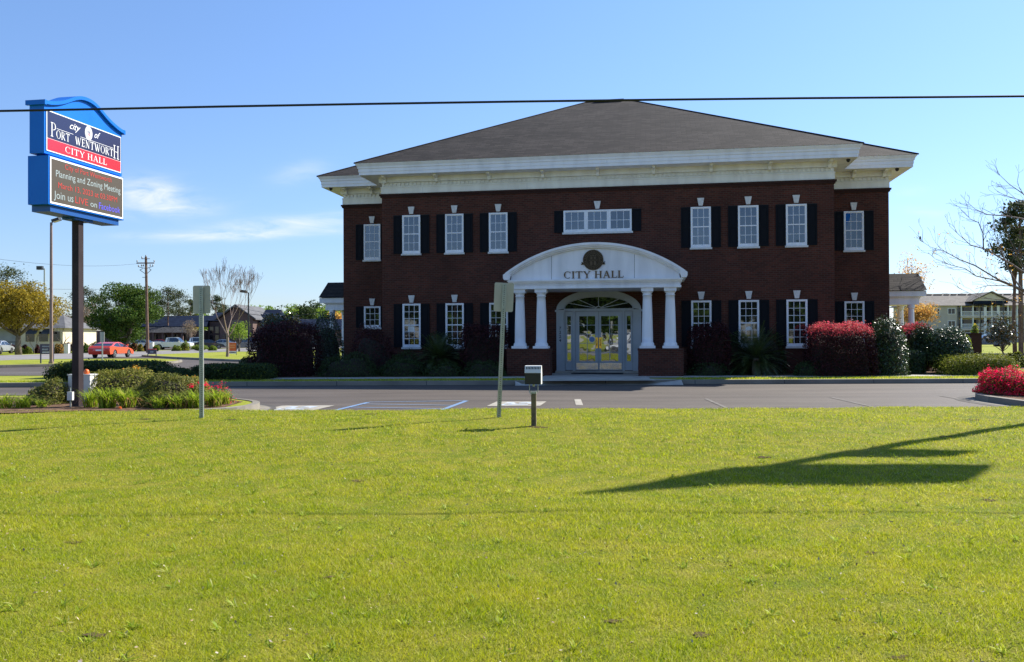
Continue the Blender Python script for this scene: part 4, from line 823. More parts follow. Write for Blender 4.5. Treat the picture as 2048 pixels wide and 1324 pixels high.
def shrub_mesh(rx, ry, h, n, leaf, shape, seed, mats, topfrac=None, amp=.06, core=.78, extra=None, jit=.10):
    """one mesh: solid inner body in twig brown darkened to give the inner shade and leaf faces over it; material 0 twig, 1 leaf, 2 top growth / flowers"""
    g = np.random.default_rng(seed); ph = seed * 1.37 % 6.28
    def surf(d, k):
        r = lump(d, ph, amp)[:, None]
        if shape == 'dome': p = d * r; z = np.where(p[:, 2] > 0, p[:, 2], p[:, 2] * .1); return np.stack([p[:, 0] * rx, p[:, 1] * ry, z * h], 1) * k
        if shape == 'ball': p = d * r; return np.stack([p[:, 0] * rx, p[:, 1] * ry, (p[:, 2] * .56 + .46) * h], 1) * [k, k, 1] if k == 1 else np.stack([p[:, 0] * rx * k, p[:, 1] * ry * k, (p[:, 2] * .56 * k + .46) * h], 1)
        if shape == 'box':
            p = d / ((np.abs(d) ** 5).sum(1) ** .2)[:, None]; p = p * (r * .5 + .5); z = np.where(p[:, 2] > 0, p[:, 2], p[:, 2] * .1); return np.stack([p[:, 0] * rx, p[:, 1] * ry, z * h], 1) * k
        if shape == 'cone':
            z = np.clip(d[:, 2], 0, 1); t = 1 - z; w = np.sqrt(np.clip(1 - (z) ** 2.4, 0, 1)); a = np.arctan2(d[:, 1], d[:, 0]); return np.stack([np.cos(a) * w * rx * r[:, 0], np.sin(a) * w * ry * r[:, 0], z * h * r[:, 0]], 1) * k
    # core
    nu, nv = 20, 10; us = np.linspace(0, 2 * np.pi, nu, endpoint=False); vs = np.linspace(-.15, np.pi / 2, nv) if shape != 'ball' else np.linspace(-np.pi / 2, np.pi / 2, nv)
    U, Vv = np.meshgrid(us, vs); D = np.stack([np.cos(Vv) * np.cos(U), np.cos(Vv) * np.sin(U), np.sin(Vv)], -1).reshape(-1, 3)
    CV = surf(D, core); q = []
    for i in range(nv - 1):
        for j in range(nu): q.append((i * nu + j, i * nu + (j + 1) % nu, (i + 1) * nu + (j + 1) % nu, (i + 1) * nu + j))
    d = dirs(n, g, -.3 if shape == 'ball' else -.12)
    if shape == 'box':
        m_ = int(n * 1.5); d = g.uniform(-1, 1, (m_, 3)); ax = g.choice(6, m_, p=[.13, .13, .32, .08, .34, 0]); d[np.arange(m_), ax // 2] = np.where(ax % 2, 1, -1) * 1; d[ax == 4, 2] = 1; d[:, 2] = np.where(ax == 4, 1, np.abs(d[:, 2])); d /= np.linalg.norm(d, axis=1)[:, None]
    n = len(d); s = surf(d, 1.0) * (1 + g.normal(size=(n, 1)) * jit * .5 - .02); 
    s = s * 1.0; s[:, 2] = np.maximum(s[:, 2], .02)
    nr = d * .8 + g.normal(size=(n, 3)) * .65; nr[:, 2] += .25; nr /= np.linalg.norm(nr, axis=1)[:, None]
    a = g.normal(size=(n, 3)); a -= nr * (a * nr).sum(1)[:, None]; a /= np.linalg.norm(a, axis=1)[:, None]; b = np.cross(nr, a); sz = (leaf * g.uniform(.6, 1.35, n))[:, None] * .5
    LV = np.stack([s - a * sz, s + b * sz * .55, s + a * sz, s - b * sz * .55], 1).reshape(-1, 3); LQ = np.arange(4 * n).reshape(n, 4) + len(CV)
    mi = np.ones(n, int)
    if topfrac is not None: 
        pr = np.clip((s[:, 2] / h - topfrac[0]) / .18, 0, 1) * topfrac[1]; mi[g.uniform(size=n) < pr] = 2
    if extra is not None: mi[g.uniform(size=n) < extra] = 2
    return np.concatenate([CV, LV]), np.concatenate([np.array(q), LQ]), np.concatenate([np.zeros(len(q), int), mi])
SEED = [10]
def shrub(name, label, cat, x0, x1, ytop, Y, mats, n=5000, leaf=.06, shape='dome', zb=.15, ry=None, group=None, **k):
    SEED[0] += 1; xa, xb = X_at(x0, Y), X_at(x1, Y); rx = (xb - xa) / 2; h = Z_at((x0 + x1) / 2, ytop, Y) - zb
    V, Fq, mi = shrub_mesh(rx, ry or rx * .85, h, n, leaf, shape, SEED[0], mats, **k)
    o = npmesh(name, V, Fq, mats, loc=((xa + xb) / 2, Y, zb), mi=mi); return tag(o, label, cat, group)
# in the island round the sign
AZ = ['twig_shade', 'leaf_azalea', 'flower_orange']; g1 = 'azalea bushes in the island bed'
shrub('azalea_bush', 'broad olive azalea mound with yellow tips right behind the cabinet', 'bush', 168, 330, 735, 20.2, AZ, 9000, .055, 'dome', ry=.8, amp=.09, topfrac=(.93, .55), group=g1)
shrub('azalea_bush', 'rounded dark green azalea mound in the middle of the island bed', 'bush', 270, 392, 750, 19.2, ['twig_shade', 'leaf_azalea_dark', 'leaf_azalea'], 7000, .05, 'dome', ry=.7, amp=.09, extra=.3, group=g1)
shrub('azalea_bush', 'azalea bush with reddish tips behind the left signpost', 'bush', 330, 428, 752, 19.8, ['twig_shade', 'leaf_azalea', 'flower_orange'], 5500, .05, 'dome', ry=.6, amp=.1, topfrac=(.85, .25), group=g1)
shrub('azalea_bush', 'dark azalea bush left of the tall sign pole', 'bush', 66, 140, 762, 19.3, ['twig_shade', 'leaf_azalea_dark', 'leaf_azalea'], 4000, .05, 'dome', ry=.6, amp=.1, extra=.3, group=g1)
shrub('azalea_bush', 'low olive azalea bush behind the row of daylilies', 'bush', 285, 400, 783, 18.2, ['twig_shade', 'leaf_azalea_dark', 'leaf_azalea'], 4000, .045, 'dome', ry=.4, amp=.12, extra=.3, group=g1)
shrub('flowering_bush', 'small airy bush with purple red leaves at the island tip', 'bush', 415, 462, 770, 19.0, ['twig_shade', 'leaf_azalea_dark', 'flower_red'], 1400, .045, 'dome', ry=.35, amp=.15, extra=.18, core=.6, jit=.35)
def lily(name, label, px, py, Y, rad, h, nb, seed, dry=.08, group='daylily clumps in the island bed'):
    g = random.Random(seed); mb = MB()
    for i in range(nb):
        a = g.uniform(0, 6.28); r0 = g.uniform(0, rad * .45); a0 = g.uniform(0, 6.28); b = Vector((math.cos(a0) * r0, math.sin(a0) * r0, 0)); L_ = h * g.uniform(.8, 1.35); out = g.uniform(.5, 1.35) * rad; w = g.uniform(.007, .013); dr = g.random() < dry
        pr = None; side = Vector((-math.sin(a), math.cos(a), 0))
        for k in range(5):
            t = k / 4; p = b + Vector((math.cos(a), math.sin(a), 0)) * out * t ** 1.5 + Vector((0, 0, 1)) * (h * (1.45 * t - (.55 + .9 * g.random() * .4 + (.7 if dr else 0)) * t ** 2.6)) * (L_ / h); p.z = max(p.z, .01); ww = w * (1 - t) ** .6 if k < 4 else .001
            e = (p - side * ww, p + side * ww)
            if pr: mb.add([pr[0], pr[1], e[1], e[0]], [(0, 1, 2, 3)], 1 if dr else 0)
            pr = e
    o = mb.build(name, ['leaf_lily', 'leaf_dry'], loc=(X_at(px, Y), Y, .146)); return tag(o, label, 'plant', group)
for i, (px, Y, rad, h, nb, lb) in enumerate([(8, 17.9, .42, .30, 120, 'daylily clump cut by the left edge of the photo'), (45, 18.0, .40, .27, 110, 'daylily clump just right of the leftmost one'), (85, 18.2, .28, .18, 60, 'short sparse daylily clump before the dark bush left of the pole'), (182, 18.1, .30, .38, 120, 'daylily clump touching the sign pole on its right'), (215, 17.9, .38, .42, 170, 'tall daylily clump in front of the grey cabinet corner'), (255, 18.0, .36, .40, 150, 'daylily clump with dry brown leaves at its foot'), (318, 17.8, .30, .26, 90, 'low daylily clump in front of the dark azalea mound'), (352, 17.8, .32, .30, 110, 'daylily clump halfway between pole and signpost'), (392, 17.9, .36, .36, 150, 'daylily clump directly behind the left signpost'), (428, 18.2, .36, .36, 140, 'daylily clump just right of the left signpost'), (447, 18.8, .28, .30, 90, 'daylily clump at the tip of the kerbed island')]):
    lily('daylily', lb, px, 0, Y, rad, h, nb, i)
mb = MB(); g = random.Random(5)
tag(MB().lathe([(0, 0), (.03, 0), (.035, .04), (0, .05)], n=8).build('bark_chip', 'orange_plastic', loc=(X_at(240, 17.6), 17.6, .15)), 'small terracotta coloured stake stub among the daylilies', 'stake')
for px, Y, rr_, s in ((402, 19.1, .05, 0), (412, 19.0, .04, 1), (384, 18.9, .04, 2)):
    g2 = np.random.default_rng(s); cs = g2.normal(size=(26, 3)) * rr_ * [1, 1, .6]
    mbp = leaves(cs, .05, 'azalea_bloom', 'flower_red', loc=(X_at(px, Y), Y, .60 - s * .03), seed=s)
    tag(mbp, ['red azalea bloom just right of the left signpost', 'small pinkish red bloom nearest the island tip', 'red bloom just left of the left signpost'][s], 'flower', 'red blooms in the island bed')
# hedges and shrubs of the building bed, left part
JN = ['twig_shade', 'leaf_juniper', 'leaf_azalea']
HD = ['twig_shade', 'leaf_dark', 'leaf_juniper']
HL = ['twig_shade', 'leaf_holly', 'leaf_camellia']
shrub('hedge', 'long low dark hedge behind the sign island', 'hedge', 112, 330, 724, 29.9, HD, 9000, .08, 'box', ry=.9, extra=.15)
shrub('hedge', 'low dark hedge falling towards the kerb left of the drive opening', 'hedge', 290, 398, 735, 29.6, HD, 5000, .08, 'dome', ry=.9, extra=.1)
shrub('hedge', 'low dark hedge running from the drive opening to the big purple shrub', 'hedge', 386, 545, 729, 30.6, HD, 8000, .07, 'box', ry=.7, extra=.1)
shrub('shrub', 'small dark rounded shrub left of the big purple shrub', 'bush', 476, 528, 712, 33.2, HD, 2200, .08, 'dome')
LO = ['twig_shade', 'leaf_loro', 'leaf_loro_pink']
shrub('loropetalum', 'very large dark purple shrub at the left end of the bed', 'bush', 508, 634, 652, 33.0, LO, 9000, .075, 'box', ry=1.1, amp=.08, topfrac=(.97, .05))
shrub('holly', 'dark cone shaped evergreen at the left corner of the building', 'bush', 622, 688, 626, 35.8, HL, 6000, .07, 'cone', ry=.7, amp=.03)
shrub('shrub', 'dark rounded evergreen behind the large purple shrub', 'bush', 518, 580, 640, 38.0, HL, 3500, .09, 'ball')
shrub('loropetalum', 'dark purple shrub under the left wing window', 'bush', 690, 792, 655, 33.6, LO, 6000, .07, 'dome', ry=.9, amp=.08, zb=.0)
shrub('shrub', 'dim low evergreen in front of the left wing shrub', 'bush', 640, 760, 706, 32.2, HD, 4000, .06, 'dome', ry=.6, amp=.09)
shrub('shrub', 'dim low evergreen under the tall left window', 'bush', 756, 850, 718, 32.3, HD, 3500, .06, 'dome', ry=.5, amp=.09)
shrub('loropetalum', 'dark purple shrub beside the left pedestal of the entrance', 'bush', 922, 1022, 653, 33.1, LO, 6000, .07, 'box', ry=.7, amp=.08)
shrub('shrub', 'dim low evergreen in front of the left sago palm', 'bush', 850, 925, 728, 32.0, HD, 2500, .055, 'dome', ry=.45, amp=.09)
shrub('shrub', 'dim low evergreen against the left brick pedestal', 'bush', 925, 1012, 720, 32.0, HD, 3000, .055, 'dome', ry=.5, amp=.09)
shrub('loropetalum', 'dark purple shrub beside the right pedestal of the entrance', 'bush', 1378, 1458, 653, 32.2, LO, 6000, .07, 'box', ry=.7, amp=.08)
shrub('shrub', 'dim low evergreen right of the right brick pedestal', 'bush', 1375, 1460, 722, 31.7, HD, 3000, .055, 'dome', ry=.5, amp=.09)
shrub('shrub', 'low green shrub left of the pink topped shrub', 'bush', 1585, 1660, 722, 31.2, HD, 3000, .055, 'dome', ry=.5, amp=.1)
shrub('shrub', 'low green shrub under the pink topped shrub', 'bush', 1650, 1765, 726, 31.6, HD, 3200, .055, 'dome', ry=.45, amp=.1)
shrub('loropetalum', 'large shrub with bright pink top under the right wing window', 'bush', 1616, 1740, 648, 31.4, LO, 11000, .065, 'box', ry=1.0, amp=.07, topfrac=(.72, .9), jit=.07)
shrub('camellia', 'tall glossy green camellia right of the pink topped shrub', 'bush', 1732, 1813, 641, 31.4, ['twig_shade', 'leaf_camellia', 'leaf_holly'], 9000, .075, 'cone', ry=.75, extra=.3, amp=.05)
shrub('shrub', 'small bright yellow green shrub at the foot of the camellia', 'bush', 1768, 1806, 730, 31.1, ['twig_shade', 'leaf_azalea', 'leaf_bright'], 1600, .05, 'dome', extra=.4)
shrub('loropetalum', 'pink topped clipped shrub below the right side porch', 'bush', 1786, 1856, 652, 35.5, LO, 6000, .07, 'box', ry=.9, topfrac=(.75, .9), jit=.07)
shrub('camellia', 'middle glossy camellia between porch shrub and its larger neighbour', 'bush', 1820, 1876, 656, 33.6, ['twig_shade', 'leaf_camellia', 'leaf_holly'], 6000, .07, 'ball', extra=.3, amp=.06)
shrub('camellia', 'wide glossy camellia left of the brick gate pillar', 'bush', 1846, 1940, 660, 33.0, ['twig_shade', 'leaf_camellia', 'leaf_holly'], 9000, .075, 'ball', ry=.8, extra=.3, amp=.06)
shrub('camellia', 'low clipped camellia in front of the porch shrub', 'bush', 1812, 1846, 704, 32.6, ['twig_shade', 'leaf_camellia', 'leaf_holly'], 2500, .06, 'box', extra=.3)
shrub('lime_shrub', 'small yellow green shrub on the right flank of the wide camellia', 'bush', 1916, 1946, 672, 33.9, ['twig_shade', 'leaf_lime', 'leaf_bright'], 1800, .07, 'cone', extra=.3)
shrub('juniper', 'low spreading juniper at the right end of the bed', 'bush', 1884, 2015, 714, 31.6, JN, 9000, .06, 'box', ry=.8, amp=.1, extra=.25, jit=.2)
shrub('azalea_bush', 'red flowering azalea inside the right kerbed island', 'bush', 1965, 2052, 737, 21.3, ['twig_shade', 'leaf_azalea_dark', 'flower_red'], 9000, .05, 'dome', ry=.75, amp=.12, extra=.62, jit=.18)
shrub('azalea_bush', 'second red azalea cut by the right edge of the photo', 'bush', 2040, 2170, 735, 20.6, ['twig_shade', 'leaf_azalea_dark', 'flower_red'], 9000, .05, 'dome', ry=.75, amp=.12, extra=.6, jit=.18)
shrub('shrub', 'dim evergreen mass left of the right sago palm', 'bush', 1432, 1500, 662, 32.7, HD, 4000, .06, 'dome', ry=.4, amp=.09)
shrub('shrub', 'dim evergreen mass behind the right sago palm', 'bush', 1490, 1578, 668, 33.0, HD, 4000, .06, 'dome', ry=.35, amp=.09)
shrub('shrub', 'dim evergreen mass behind the left sago palm', 'bush', 836, 934, 668, 34.0, HD, 4500, .06, 'dome', ry=.4, amp=.09)
shrub('shrub', 'dim shrub under the left wing between two purple shrubs', 'bush', 780, 842, 700, 33.4, HD, 2500, .06, 'dome', ry=.4, amp=.09)
# sago palms
def sago(label, px, Y, ztop, rad, seed, trunk=.5):
    t = thing('sago_palm', label, 'palm', (X_at(px, Y), Y, .148), 0, 'sago palms against the front wall'); g = random.Random(seed)
    MB().lathe([(0, 0), (.16, 0), (.17, .1), (.15, trunk), (.1, trunk + .12), (0, trunk + .14)], n=10).build('trunk', 'bark', t)
    mb = MB(); H = ztop - .15 - trunk
    for i in range(84):
        a = i * 2.4 + g.uniform(-.2, .2); el = 1.35 - 1.55 * (i / 83) ** .9 + g.uniform(-.1, .1); Lf = rad * g.uniform(.9, 1.15) * 1.1
        p = Vector((0, 0, trunk + .06)); d = Vector((math.cos(a) * math.cos(el), math.sin(a) * math.cos(el), math.sin(el))); pr = p.copy(); n = 16; side = Vector((-math.sin(a), math.cos(a), 0))
        for k in range(n):
            d = (d + Vector((0, 0, -.055 - .03 * (k / n)))).normalized(); q = pr + d * Lf / n; upv = side.cross(d)
            mb.add([pr - side * .008, pr + side * .008, q + side * .006, q - side * .006], [(0, 1, 2, 3)])
            if k > 1:
                l = .19 * math.sin(math.pi * min(1, (k + 2) / (n + 2))) + .03
                for s in (-1, 1):
                    for off in (0, .5):
                        b = pr + (q - pr) * off; e = b + side * s * l + d * l * .45 + upv * .06 * l * -3 * .3 + Vector((0, 0, .03)); mb.add([b - d * .011, b + d * .011, e], [(0, 1, 2)])
            pr = q
            if pr.z < .02: break
    mb.build('fronds', 'leaf_sago', t)
sago('dim sago palm left of the entrance under the windows', 878, 32.9, 1.9, 1.05, 3)
sago('sago palm right of the entrance with sunlit lower fronds', 1512, 31.9, 2.1, 1.35, 4)
# ---------------------------------------------------------------- branching
def grow(mb, p, d, L, r, depth, g, tips, spread=.55, up=.15, kids=(2, 3), shrink=.72, wob=.18, sides=5, rmin=.006):
    p = Vector(p); d = Vector(d).normalized(); n = 3 if depth > 1 else 2; pts = [p]; rad = [r]
    for i in range(n):
        d = (d + Vector((g.gauss(0, wob), g.gauss(0, wob), g.gauss(0, wob) + up * .3)) * .6).normalized(); p = p + d * L / n; pts.append(p); rad.append(max(rmin, r * (1 - .35 * (i + 1) / n)))
    mb.tube(pts, rad, sides if depth > 2 else 3, 0, cap=False)
    if depth == 0: tips.append(p); return
    for k in range(g.randint(*kids)):
        a = g.uniform(0, 6.28); s = g.uniform(.5, 1.15) * spread; u = d.orthogonal().normalized(); v = d.cross(u)
        nd = (d + (u * math.cos(a) + v * math.sin(a)) * s + Vector((0, 0, up))).normalized()
        q = pts[-1] if k < 2 else pts[-2]
        grow(mb, q, nd, L * shrink * g.uniform(.8, 1.2), rad[-1] * .68, depth - 1, g, tips, spread, up, kids, shrink, wob, sides, rmin)
def crown_pts(c, rad, ncl, clr, per, g, hollow=.55, squash=.7, low=-.5):
    """leaf centres in clumps spread through an ellipsoid crown"""
    d = g.normal(size=(ncl, 3)); d /= np.linalg.norm(d, axis=1)[:, None]; d[:, 2] = np.where(d[:, 2] < low, -d[:, 2] * .6, d[:, 2])
    cc = np.array(c) + d * np.array(rad) * g.uniform(hollow, 1.0, (ncl, 1)); cs = clr * g.uniform(.6, 1.35, ncl)
    o = g.normal(size=(ncl, per, 3)); o /= np.linalg.norm(o, axis=2)[..., None]; o *= g.uniform(.35, 1.0, (ncl, per, 1)) ** .5; o[..., 2] *= squash
    return (cc[:, None] + o * cs[:, None, None]).reshape(-1, 3), cc
def tree(name, label, px0, px1, ytop, ybot, Y, zb, mat, ncl, per, clr, leaf, trunk_px=None, bark='bark', seed=1, group=None, squash=.7, hollow=.5, trunk_r=None, amp=1, cat='tree', low=-.5, limbs=True):
    xa, xb = X_at(px0, Y), X_at(px1, Y); xc = (xa + xb) / 2; zt = Z_at((px0 + px1) / 2, ytop, Y); zl = Z_at((px0 + px1) / 2, ybot, Y); xt = X_at(trunk_px, Y) if trunk_px else xc
    t = thing(name, label, cat, (xt, Y, zb), 0, group); g = np.random.default_rng(seed); rx = (xb - xa) / 2; rz = (zt - zl) / 2
    pts, cc = crown_pts((xc - xt, 0, (zt + zl) / 2 - zb), (rx - clr * .7, max(rx * .8, rz * .6), rz - clr * squash * .7), ncl, clr, per, g, hollow, squash, low)
    leaves(pts, leaf, 'crown', mat, t, seed=seed, flat=.4)
    r = trunk_r or max(.1, (zt - zb) * .028); mb = MB(); h = max(zl - zb, (zt - zb) * .25); gg = random.Random(seed)
    mb.tube([(0, 0, -.02), (gg.uniform(-.1, .1), 0, h * .5), ((xc - xt) * .2, 0, h), ((xc - xt) * .6, 0, h + rz * .9)], [r * 1.25, r, r * .8, r * .4], 8)
    if limbs:
        for c in cc[:: max(1, len(cc) // 14)]: mb.tube([(0, 0, h * .9), tuple(Vector((0, 0, h)).lerp(Vector(c), .5) + Vector((0, 0, -.1 * rz))), tuple(c)], [r * .5, r * .3, r * .08], 4)
    mb.build('trunk', bark, t, smooth=True); return t
def pine(label, px, ytop, Y, seed, w=1.0, zb=-.05, group='pines beyond the street', crown=.45, lean=0):
    zt = Z_at(px, ytop, Y); t = thing('pine_tree', label, 'tree', (X_at(px, Y), Y, zb), 0, group); g = np.random.default_rng(seed); H = zt - zb; n = 17
    cs = []; mb = MB(); mb.tube([(0, 0, 0), (lean * .3, 0, H * .5), (lean, 0, H * .95)], [H * .018, H * .014, H * .005], 6)
    for i in range(n):
        z = H * (1 - crown + crown * (i + .5) / n); r = H * .17 * w * math.sin(math.pi * min(1, (i + 3.5) / (n + 3))) * g.uniform(.4, 1.15); a = g.uniform(0, 6.28); c = np.array([lean * z / H + math.cos(a) * r, math.sin(a) * r, z]); cs.append(c)
        mb.tube([(lean * z / H, 0, z - H * .02), tuple(c)], [H * .004, H * .0015], 4, cap=False)
    cs = np.array(cs); o = g.normal(size=(n, 220, 3)); o *= .55; o[..., 2] *= .5
    leaves((cs[:, None] + o * (H * .085 * w * g.uniform(.6, 1.3, (n, 1, 1)))).reshape(-1, 3), max(.25, H * .022), 'crown', 'leaf_pine', t, seed=seed); mb.build('trunk', 'pine_bark', t); return t
GB = 'street trees on the far left'
tree('live_oak', 'wide yellow green tree at the left edge with dark trunk', -58, 128, 561, 668, 92, -.06, 'leaf_yellow_green', 80, 330, 1.25, .22, trunk_px=37, seed=3, trunk_r=.30, low=-1)
tree('oak_tree', 'large round green tree behind the red coupe', 176, 330, 563, 694, 108, -.06, 'leaf_green', 55, 420, 1.35, .27, trunk_px=258, seed=4, trunk_r=.28, hollow=.55, low=-1)
tree('tree', 'thin brownish tree between yellow tree and sign pole', 96, 150, 606, 690, 150, -.06, 'leaf_brown', 26, 70, 1.3, .25, seed=5, hollow=.3)
tree('tree', 'brown budding tree just right of the sign pole', 150, 192, 598, 690, 150, -.06, 'leaf_brown', 26, 110, 1.3, .25, seed=6, hollow=.3)
pine('pine top above the left edge of the yellow tree', 14, 538, 120, 11, 1.5, crown=.4)
for i, (px, yt, Y, wd, lb) in enumerate([(168, 576, 170, 1.2, 'dark pine between sign pole and green tree'), (256, 571, 175, 1.1, 'pine peeking over the round green tree'), (205, 590, 190, 1.1, 'low pine hidden behind the round green tree'), (336, 577, 165, 1.35, 'tallest pine right of the utility pole'), (308, 586, 170, 1.0, 'pine just right of the utility pole'), (358, 583, 175, 1.2, 'pine left of the left signpost panel'), (381, 600, 190, .9, 'small pine behind the left signpost panel'), (432, 592, 185, .9, 'pine behind the bare tree'), (446, 610, 200, .9, 'small pine right behind the bare trunk')]):
    pine(lb, px, yt, Y, 20 + i, wd)
# tree line on the horizon
row = [(482, 607, 'leaf_brown', 26), (546, 606, 'leaf_bright', 34), (602, 606, 'leaf_bright', 34), (624, 602, 'leaf_dark', 30), (668, 602, 'leaf_dark', 30), (292, 640, 'leaf_bright', 24), (330, 632, 'leaf_bright', 30), (372, 628, 'leaf_yellow_green', 26), (405, 622, 'leaf_bright', 24), (500, 606, 'leaf_bright', 38), (532, 603, 'leaf_bright', 34), (560, 610, 'leaf_dark', 28), (588, 604, 'leaf_bright', 38), (612, 607, 'leaf_dark', 26), (634, 603, 'leaf_dark', 26), (655, 605, 'leaf_bright', 30), (676, 604, 'leaf_dark', 26), (645, 628, 'leaf_yellow_green', 40), (675, 622, 'leaf_orange', 24), (1965, 655, 'leaf_dark', 30), (2040, 640, 'leaf_dark', 34), (130, 622, 'leaf_dark', 30), (235, 628, 'leaf_bright', 34), (452, 630, 'leaf_brown', 30)]
nm = {'leaf_bright': 'bright spring green', 'leaf_dark': 'dark green', 'leaf_yellow_green': 'yellowish', 'leaf_orange': 'rusty orange', 'leaf_brown': 'brownish'}
wh = ['right behind the bare tree crown', 'above the dark lamp post and magnolia gap', 'between the first and second of the skyline row', 'a little left of the skyline middle', 'hard against the side porch eave', 'behind the blue roofs at far left', 'above the pickup truck', 'below the pair of pines', 'left of the bare tree', 'left of the black lamp post', 'right of the black lamp post', 'above the magnolia', 'left end of the skyline right of the magnolia', 'second of the skyline towards the porch', 'third of the skyline towards the porch', 'fourth of the skyline towards the porch', 'at the skyline touching the side porch roof', 'low below the skyline left of the side porch', 'showing through the left side porch', 'behind the brick gate pillar', 'behind the magnolia by the right edge', 'behind the tall lamp post', 'behind the round green tree', 'right of the left signpost panel']
for i, (px, yt, mt_, wp) in enumerate(row):
    Y = 235 + (i * 37 % 60); tree('tree', f'distant {nm[mt_]} tree {wh[i]}', px - wp * .95, px + wp * .95, yt - 2, 682, Y, -.06, mt_, 34, 90, 2.3, .75, seed=40 + i, group='distant trees on the skyline', limbs=False, hollow=.3)
# ---- trees near the building
tree('magnolia', 'bronze tinged magnolia behind the large purple shrub', 512, 602, 615, 690, 46, .1, 'leaf_magnolia', 34, 130, .45, .14, trunk_px=555, seed=61, hollow=.35)
tree('magnolia', 'small open magnolia with shiny leaves near the right edge', 1962, 2038, 628, 712, 46, .14, 'leaf_magnolia', 34, 60, .42, .13, trunk_px=2005, seed=62, hollow=.25, limbs=True, trunk_r=.05)
tree('tree', 'thin tree with tan young leaves above the right side porch', 1778, 1868, 490, 640, 62, -.05, 'leaf_orange', 40, 36, .8, .13, seed=63, hollow=.2, trunk_r=.1)
tree('tree', 'orange brown leafed tree behind the right side porch columns', 1778, 1893, 600, 668, 60, -.05, 'leaf_orange', 60, 75, .5, .13, seed=64, hollow=.15, trunk_r=.09)
tree('tree', 'small bright green tree behind the bare tree trunk', 452, 505, 640, 690, 104, -.05, 'leaf_bright', 20, 90, .8, .2, seed=65, group=GB)
tree('tree', 'thin brown tree behind the pickup trucks', 362, 394, 636, 690, 150, -.05, 'leaf_brown', 20, 60, .9, .2, seed=66, group=GB)
# dark pine at the right edge, with its bare trunk
t = pine('tall dark pine cut by the right edge of the photo', 2042, 408, 62, 71, .8, crown=.42, group='pines beyond the building')
tree('pine_tree', 'dark bushy pine crown behind the bare branches at right', 1992, 2075, 430, 560, 64, -.05, 'leaf_dark', 50, 110, 1.0, .13, trunk_px=2030, seed=72, hollow=.3, bark='pine_bark', trunk_r=.13)
# bare trees
pm('bark_tan', (.22, .155, .125), (.34, .25, .21), scale=6, rough=.95)
def bare(label, px, Y, zb, H, seed, depth=6, bark='bark', spread=.34, r=None, group=None, th=.22):
    t = thing('bare_tree', label, 'tree', (X_at(px, Y), Y, zb), 0, group); g = random.Random(seed); mb = MB(); r = r or H * .016
    mb.tube([(0, 0, -.02), (.02, 0, H * th * .5), (.0, 0, H * th)], [r * 1.3, r, r * .9], 8); tips = []
    for k in range(4):
        a = k * 1.57 + g.uniform(-.4, .4); grow(mb, (0, 0, H * th * (.8 + .07 * k)), (math.cos(a) * .75, math.sin(a) * .75, 1), H * .26, r * .5, depth - 1, g, tips, spread, .2, (2, 3), .72, .10, 5, .006 * Y / 60)
    mb.build('branches', bark, t); return t, tips
bare('leafless tree on the grass verge beside the orange banner', 455, 68, .13, 6.9, 8, 7, bark='bark_tan', spread=.36, th=.27)
bare('small leafless multi stemmed tree before the beige building', 68, 97, -.05, 2.6, 9, 4, r=.04)
bare('bent leafless tree right of the beige building', 125, 106, -.05, 4.2, 12, 4, bark='bark', r=.09, spread=.7)
bt = thing('bare_tree', 'spreading bare tree with a few orange leaves reaching in from the right', 'tree', (X_at(2150, 38), 38, .1)); mb = MB(); base = Vector((X_at(2150, 38), 38, .1)); g = random.Random(77); tips = []
mb.tube([(0, 0, -.1), (.05, 0, 1.2), (-.1, 0, 2.4), (-.3, 0, 3.2)], [.20, .17, .15, .13], 10)
limbs = [[(2120, 615), (2085, 598), (2048, 580), (1996, 559), (1950, 531), (1919, 519), (1890, 503), (1861, 494), (1840, 480)],
 [(2048, 582), (1999, 562), (1952, 552), (1930, 537), (1901, 530), (1872, 519), (1856, 505)], [(2115, 605), (2070, 560), (2026, 530), (1970, 498), (1941, 490), (1923, 474), (1899, 452)],
 [(2120, 590), (2095, 480), (2048, 438), (2014, 432), (1974, 429), (1950, 418), (1930, 400)], [(1967, 500), (1966, 467), (1957, 445), (1941, 438), (1922, 420)], [(2100, 500), (2070, 415), (2040, 400), (2014, 392), (1994, 383)],
 [(2075, 430), (2048, 389), (2017, 367), (1987, 338)], [(2060, 600), (2028, 572), (1976, 571), (1950, 578)], [(2110, 610), (2060, 610), (2010, 600), (1960, 596), (1915, 575)], [(2048, 585), (2020, 545), (1990, 470), (1985, 430)], [(2090, 590), (2050, 540), (2020, 480), (2010, 450)]]
for li, lm in enumerate(limbs):
    yy_ = 38 + ((li * 7) % 5 - 2) * .5; ps = [P(a, b, 38 + (yy_ - 38) * i / len(lm)) - base for i, (a, b) in enumerate(lm)]; n = len(ps); r0 = .06 if li in (0, 2, 3) else .035
    mb.tube(ps, [max(.007, r0 * (1 - i / (n - .6)) ** 1.1) for i in range(n)], 6, cap=False)
    for i in range(1, n):
        for k in range(3):
            q = ps[i - 1].lerp(ps[i], g.random()); d = (ps[i] - ps[i - 1]).normalized(); dd = d + Vector((g.gauss(0, .5), g.gauss(0, .5), g.gauss(.25, .45)))
            grow(mb, q, dd, g.uniform(.35, .75) * (1.2 - i / n * .6), .011, 2, g, tips, .55, .1, (1, 2), .75, .2, 3, .0055)
mb.build('branches', pm('bark_violet', (.13, .10, .09), (.2, .16, .14), scale=8, rough=.9), bt)
gg = np.random.default_rng(5); tp = np.array([tuple(p) for p in tips]); lowt = tp[tp[:, 2] < (np.quantile(tp[:, 2], .5))]; sel = lowt[gg.uniform(size=len(lowt)) < .5]
leaves((sel[:, None] + gg.normal(size=(len(sel), 3, 3)) * .07).reshape(-1, 3), .085, 'leaves', 'leaf_orange', bt, seed=4)
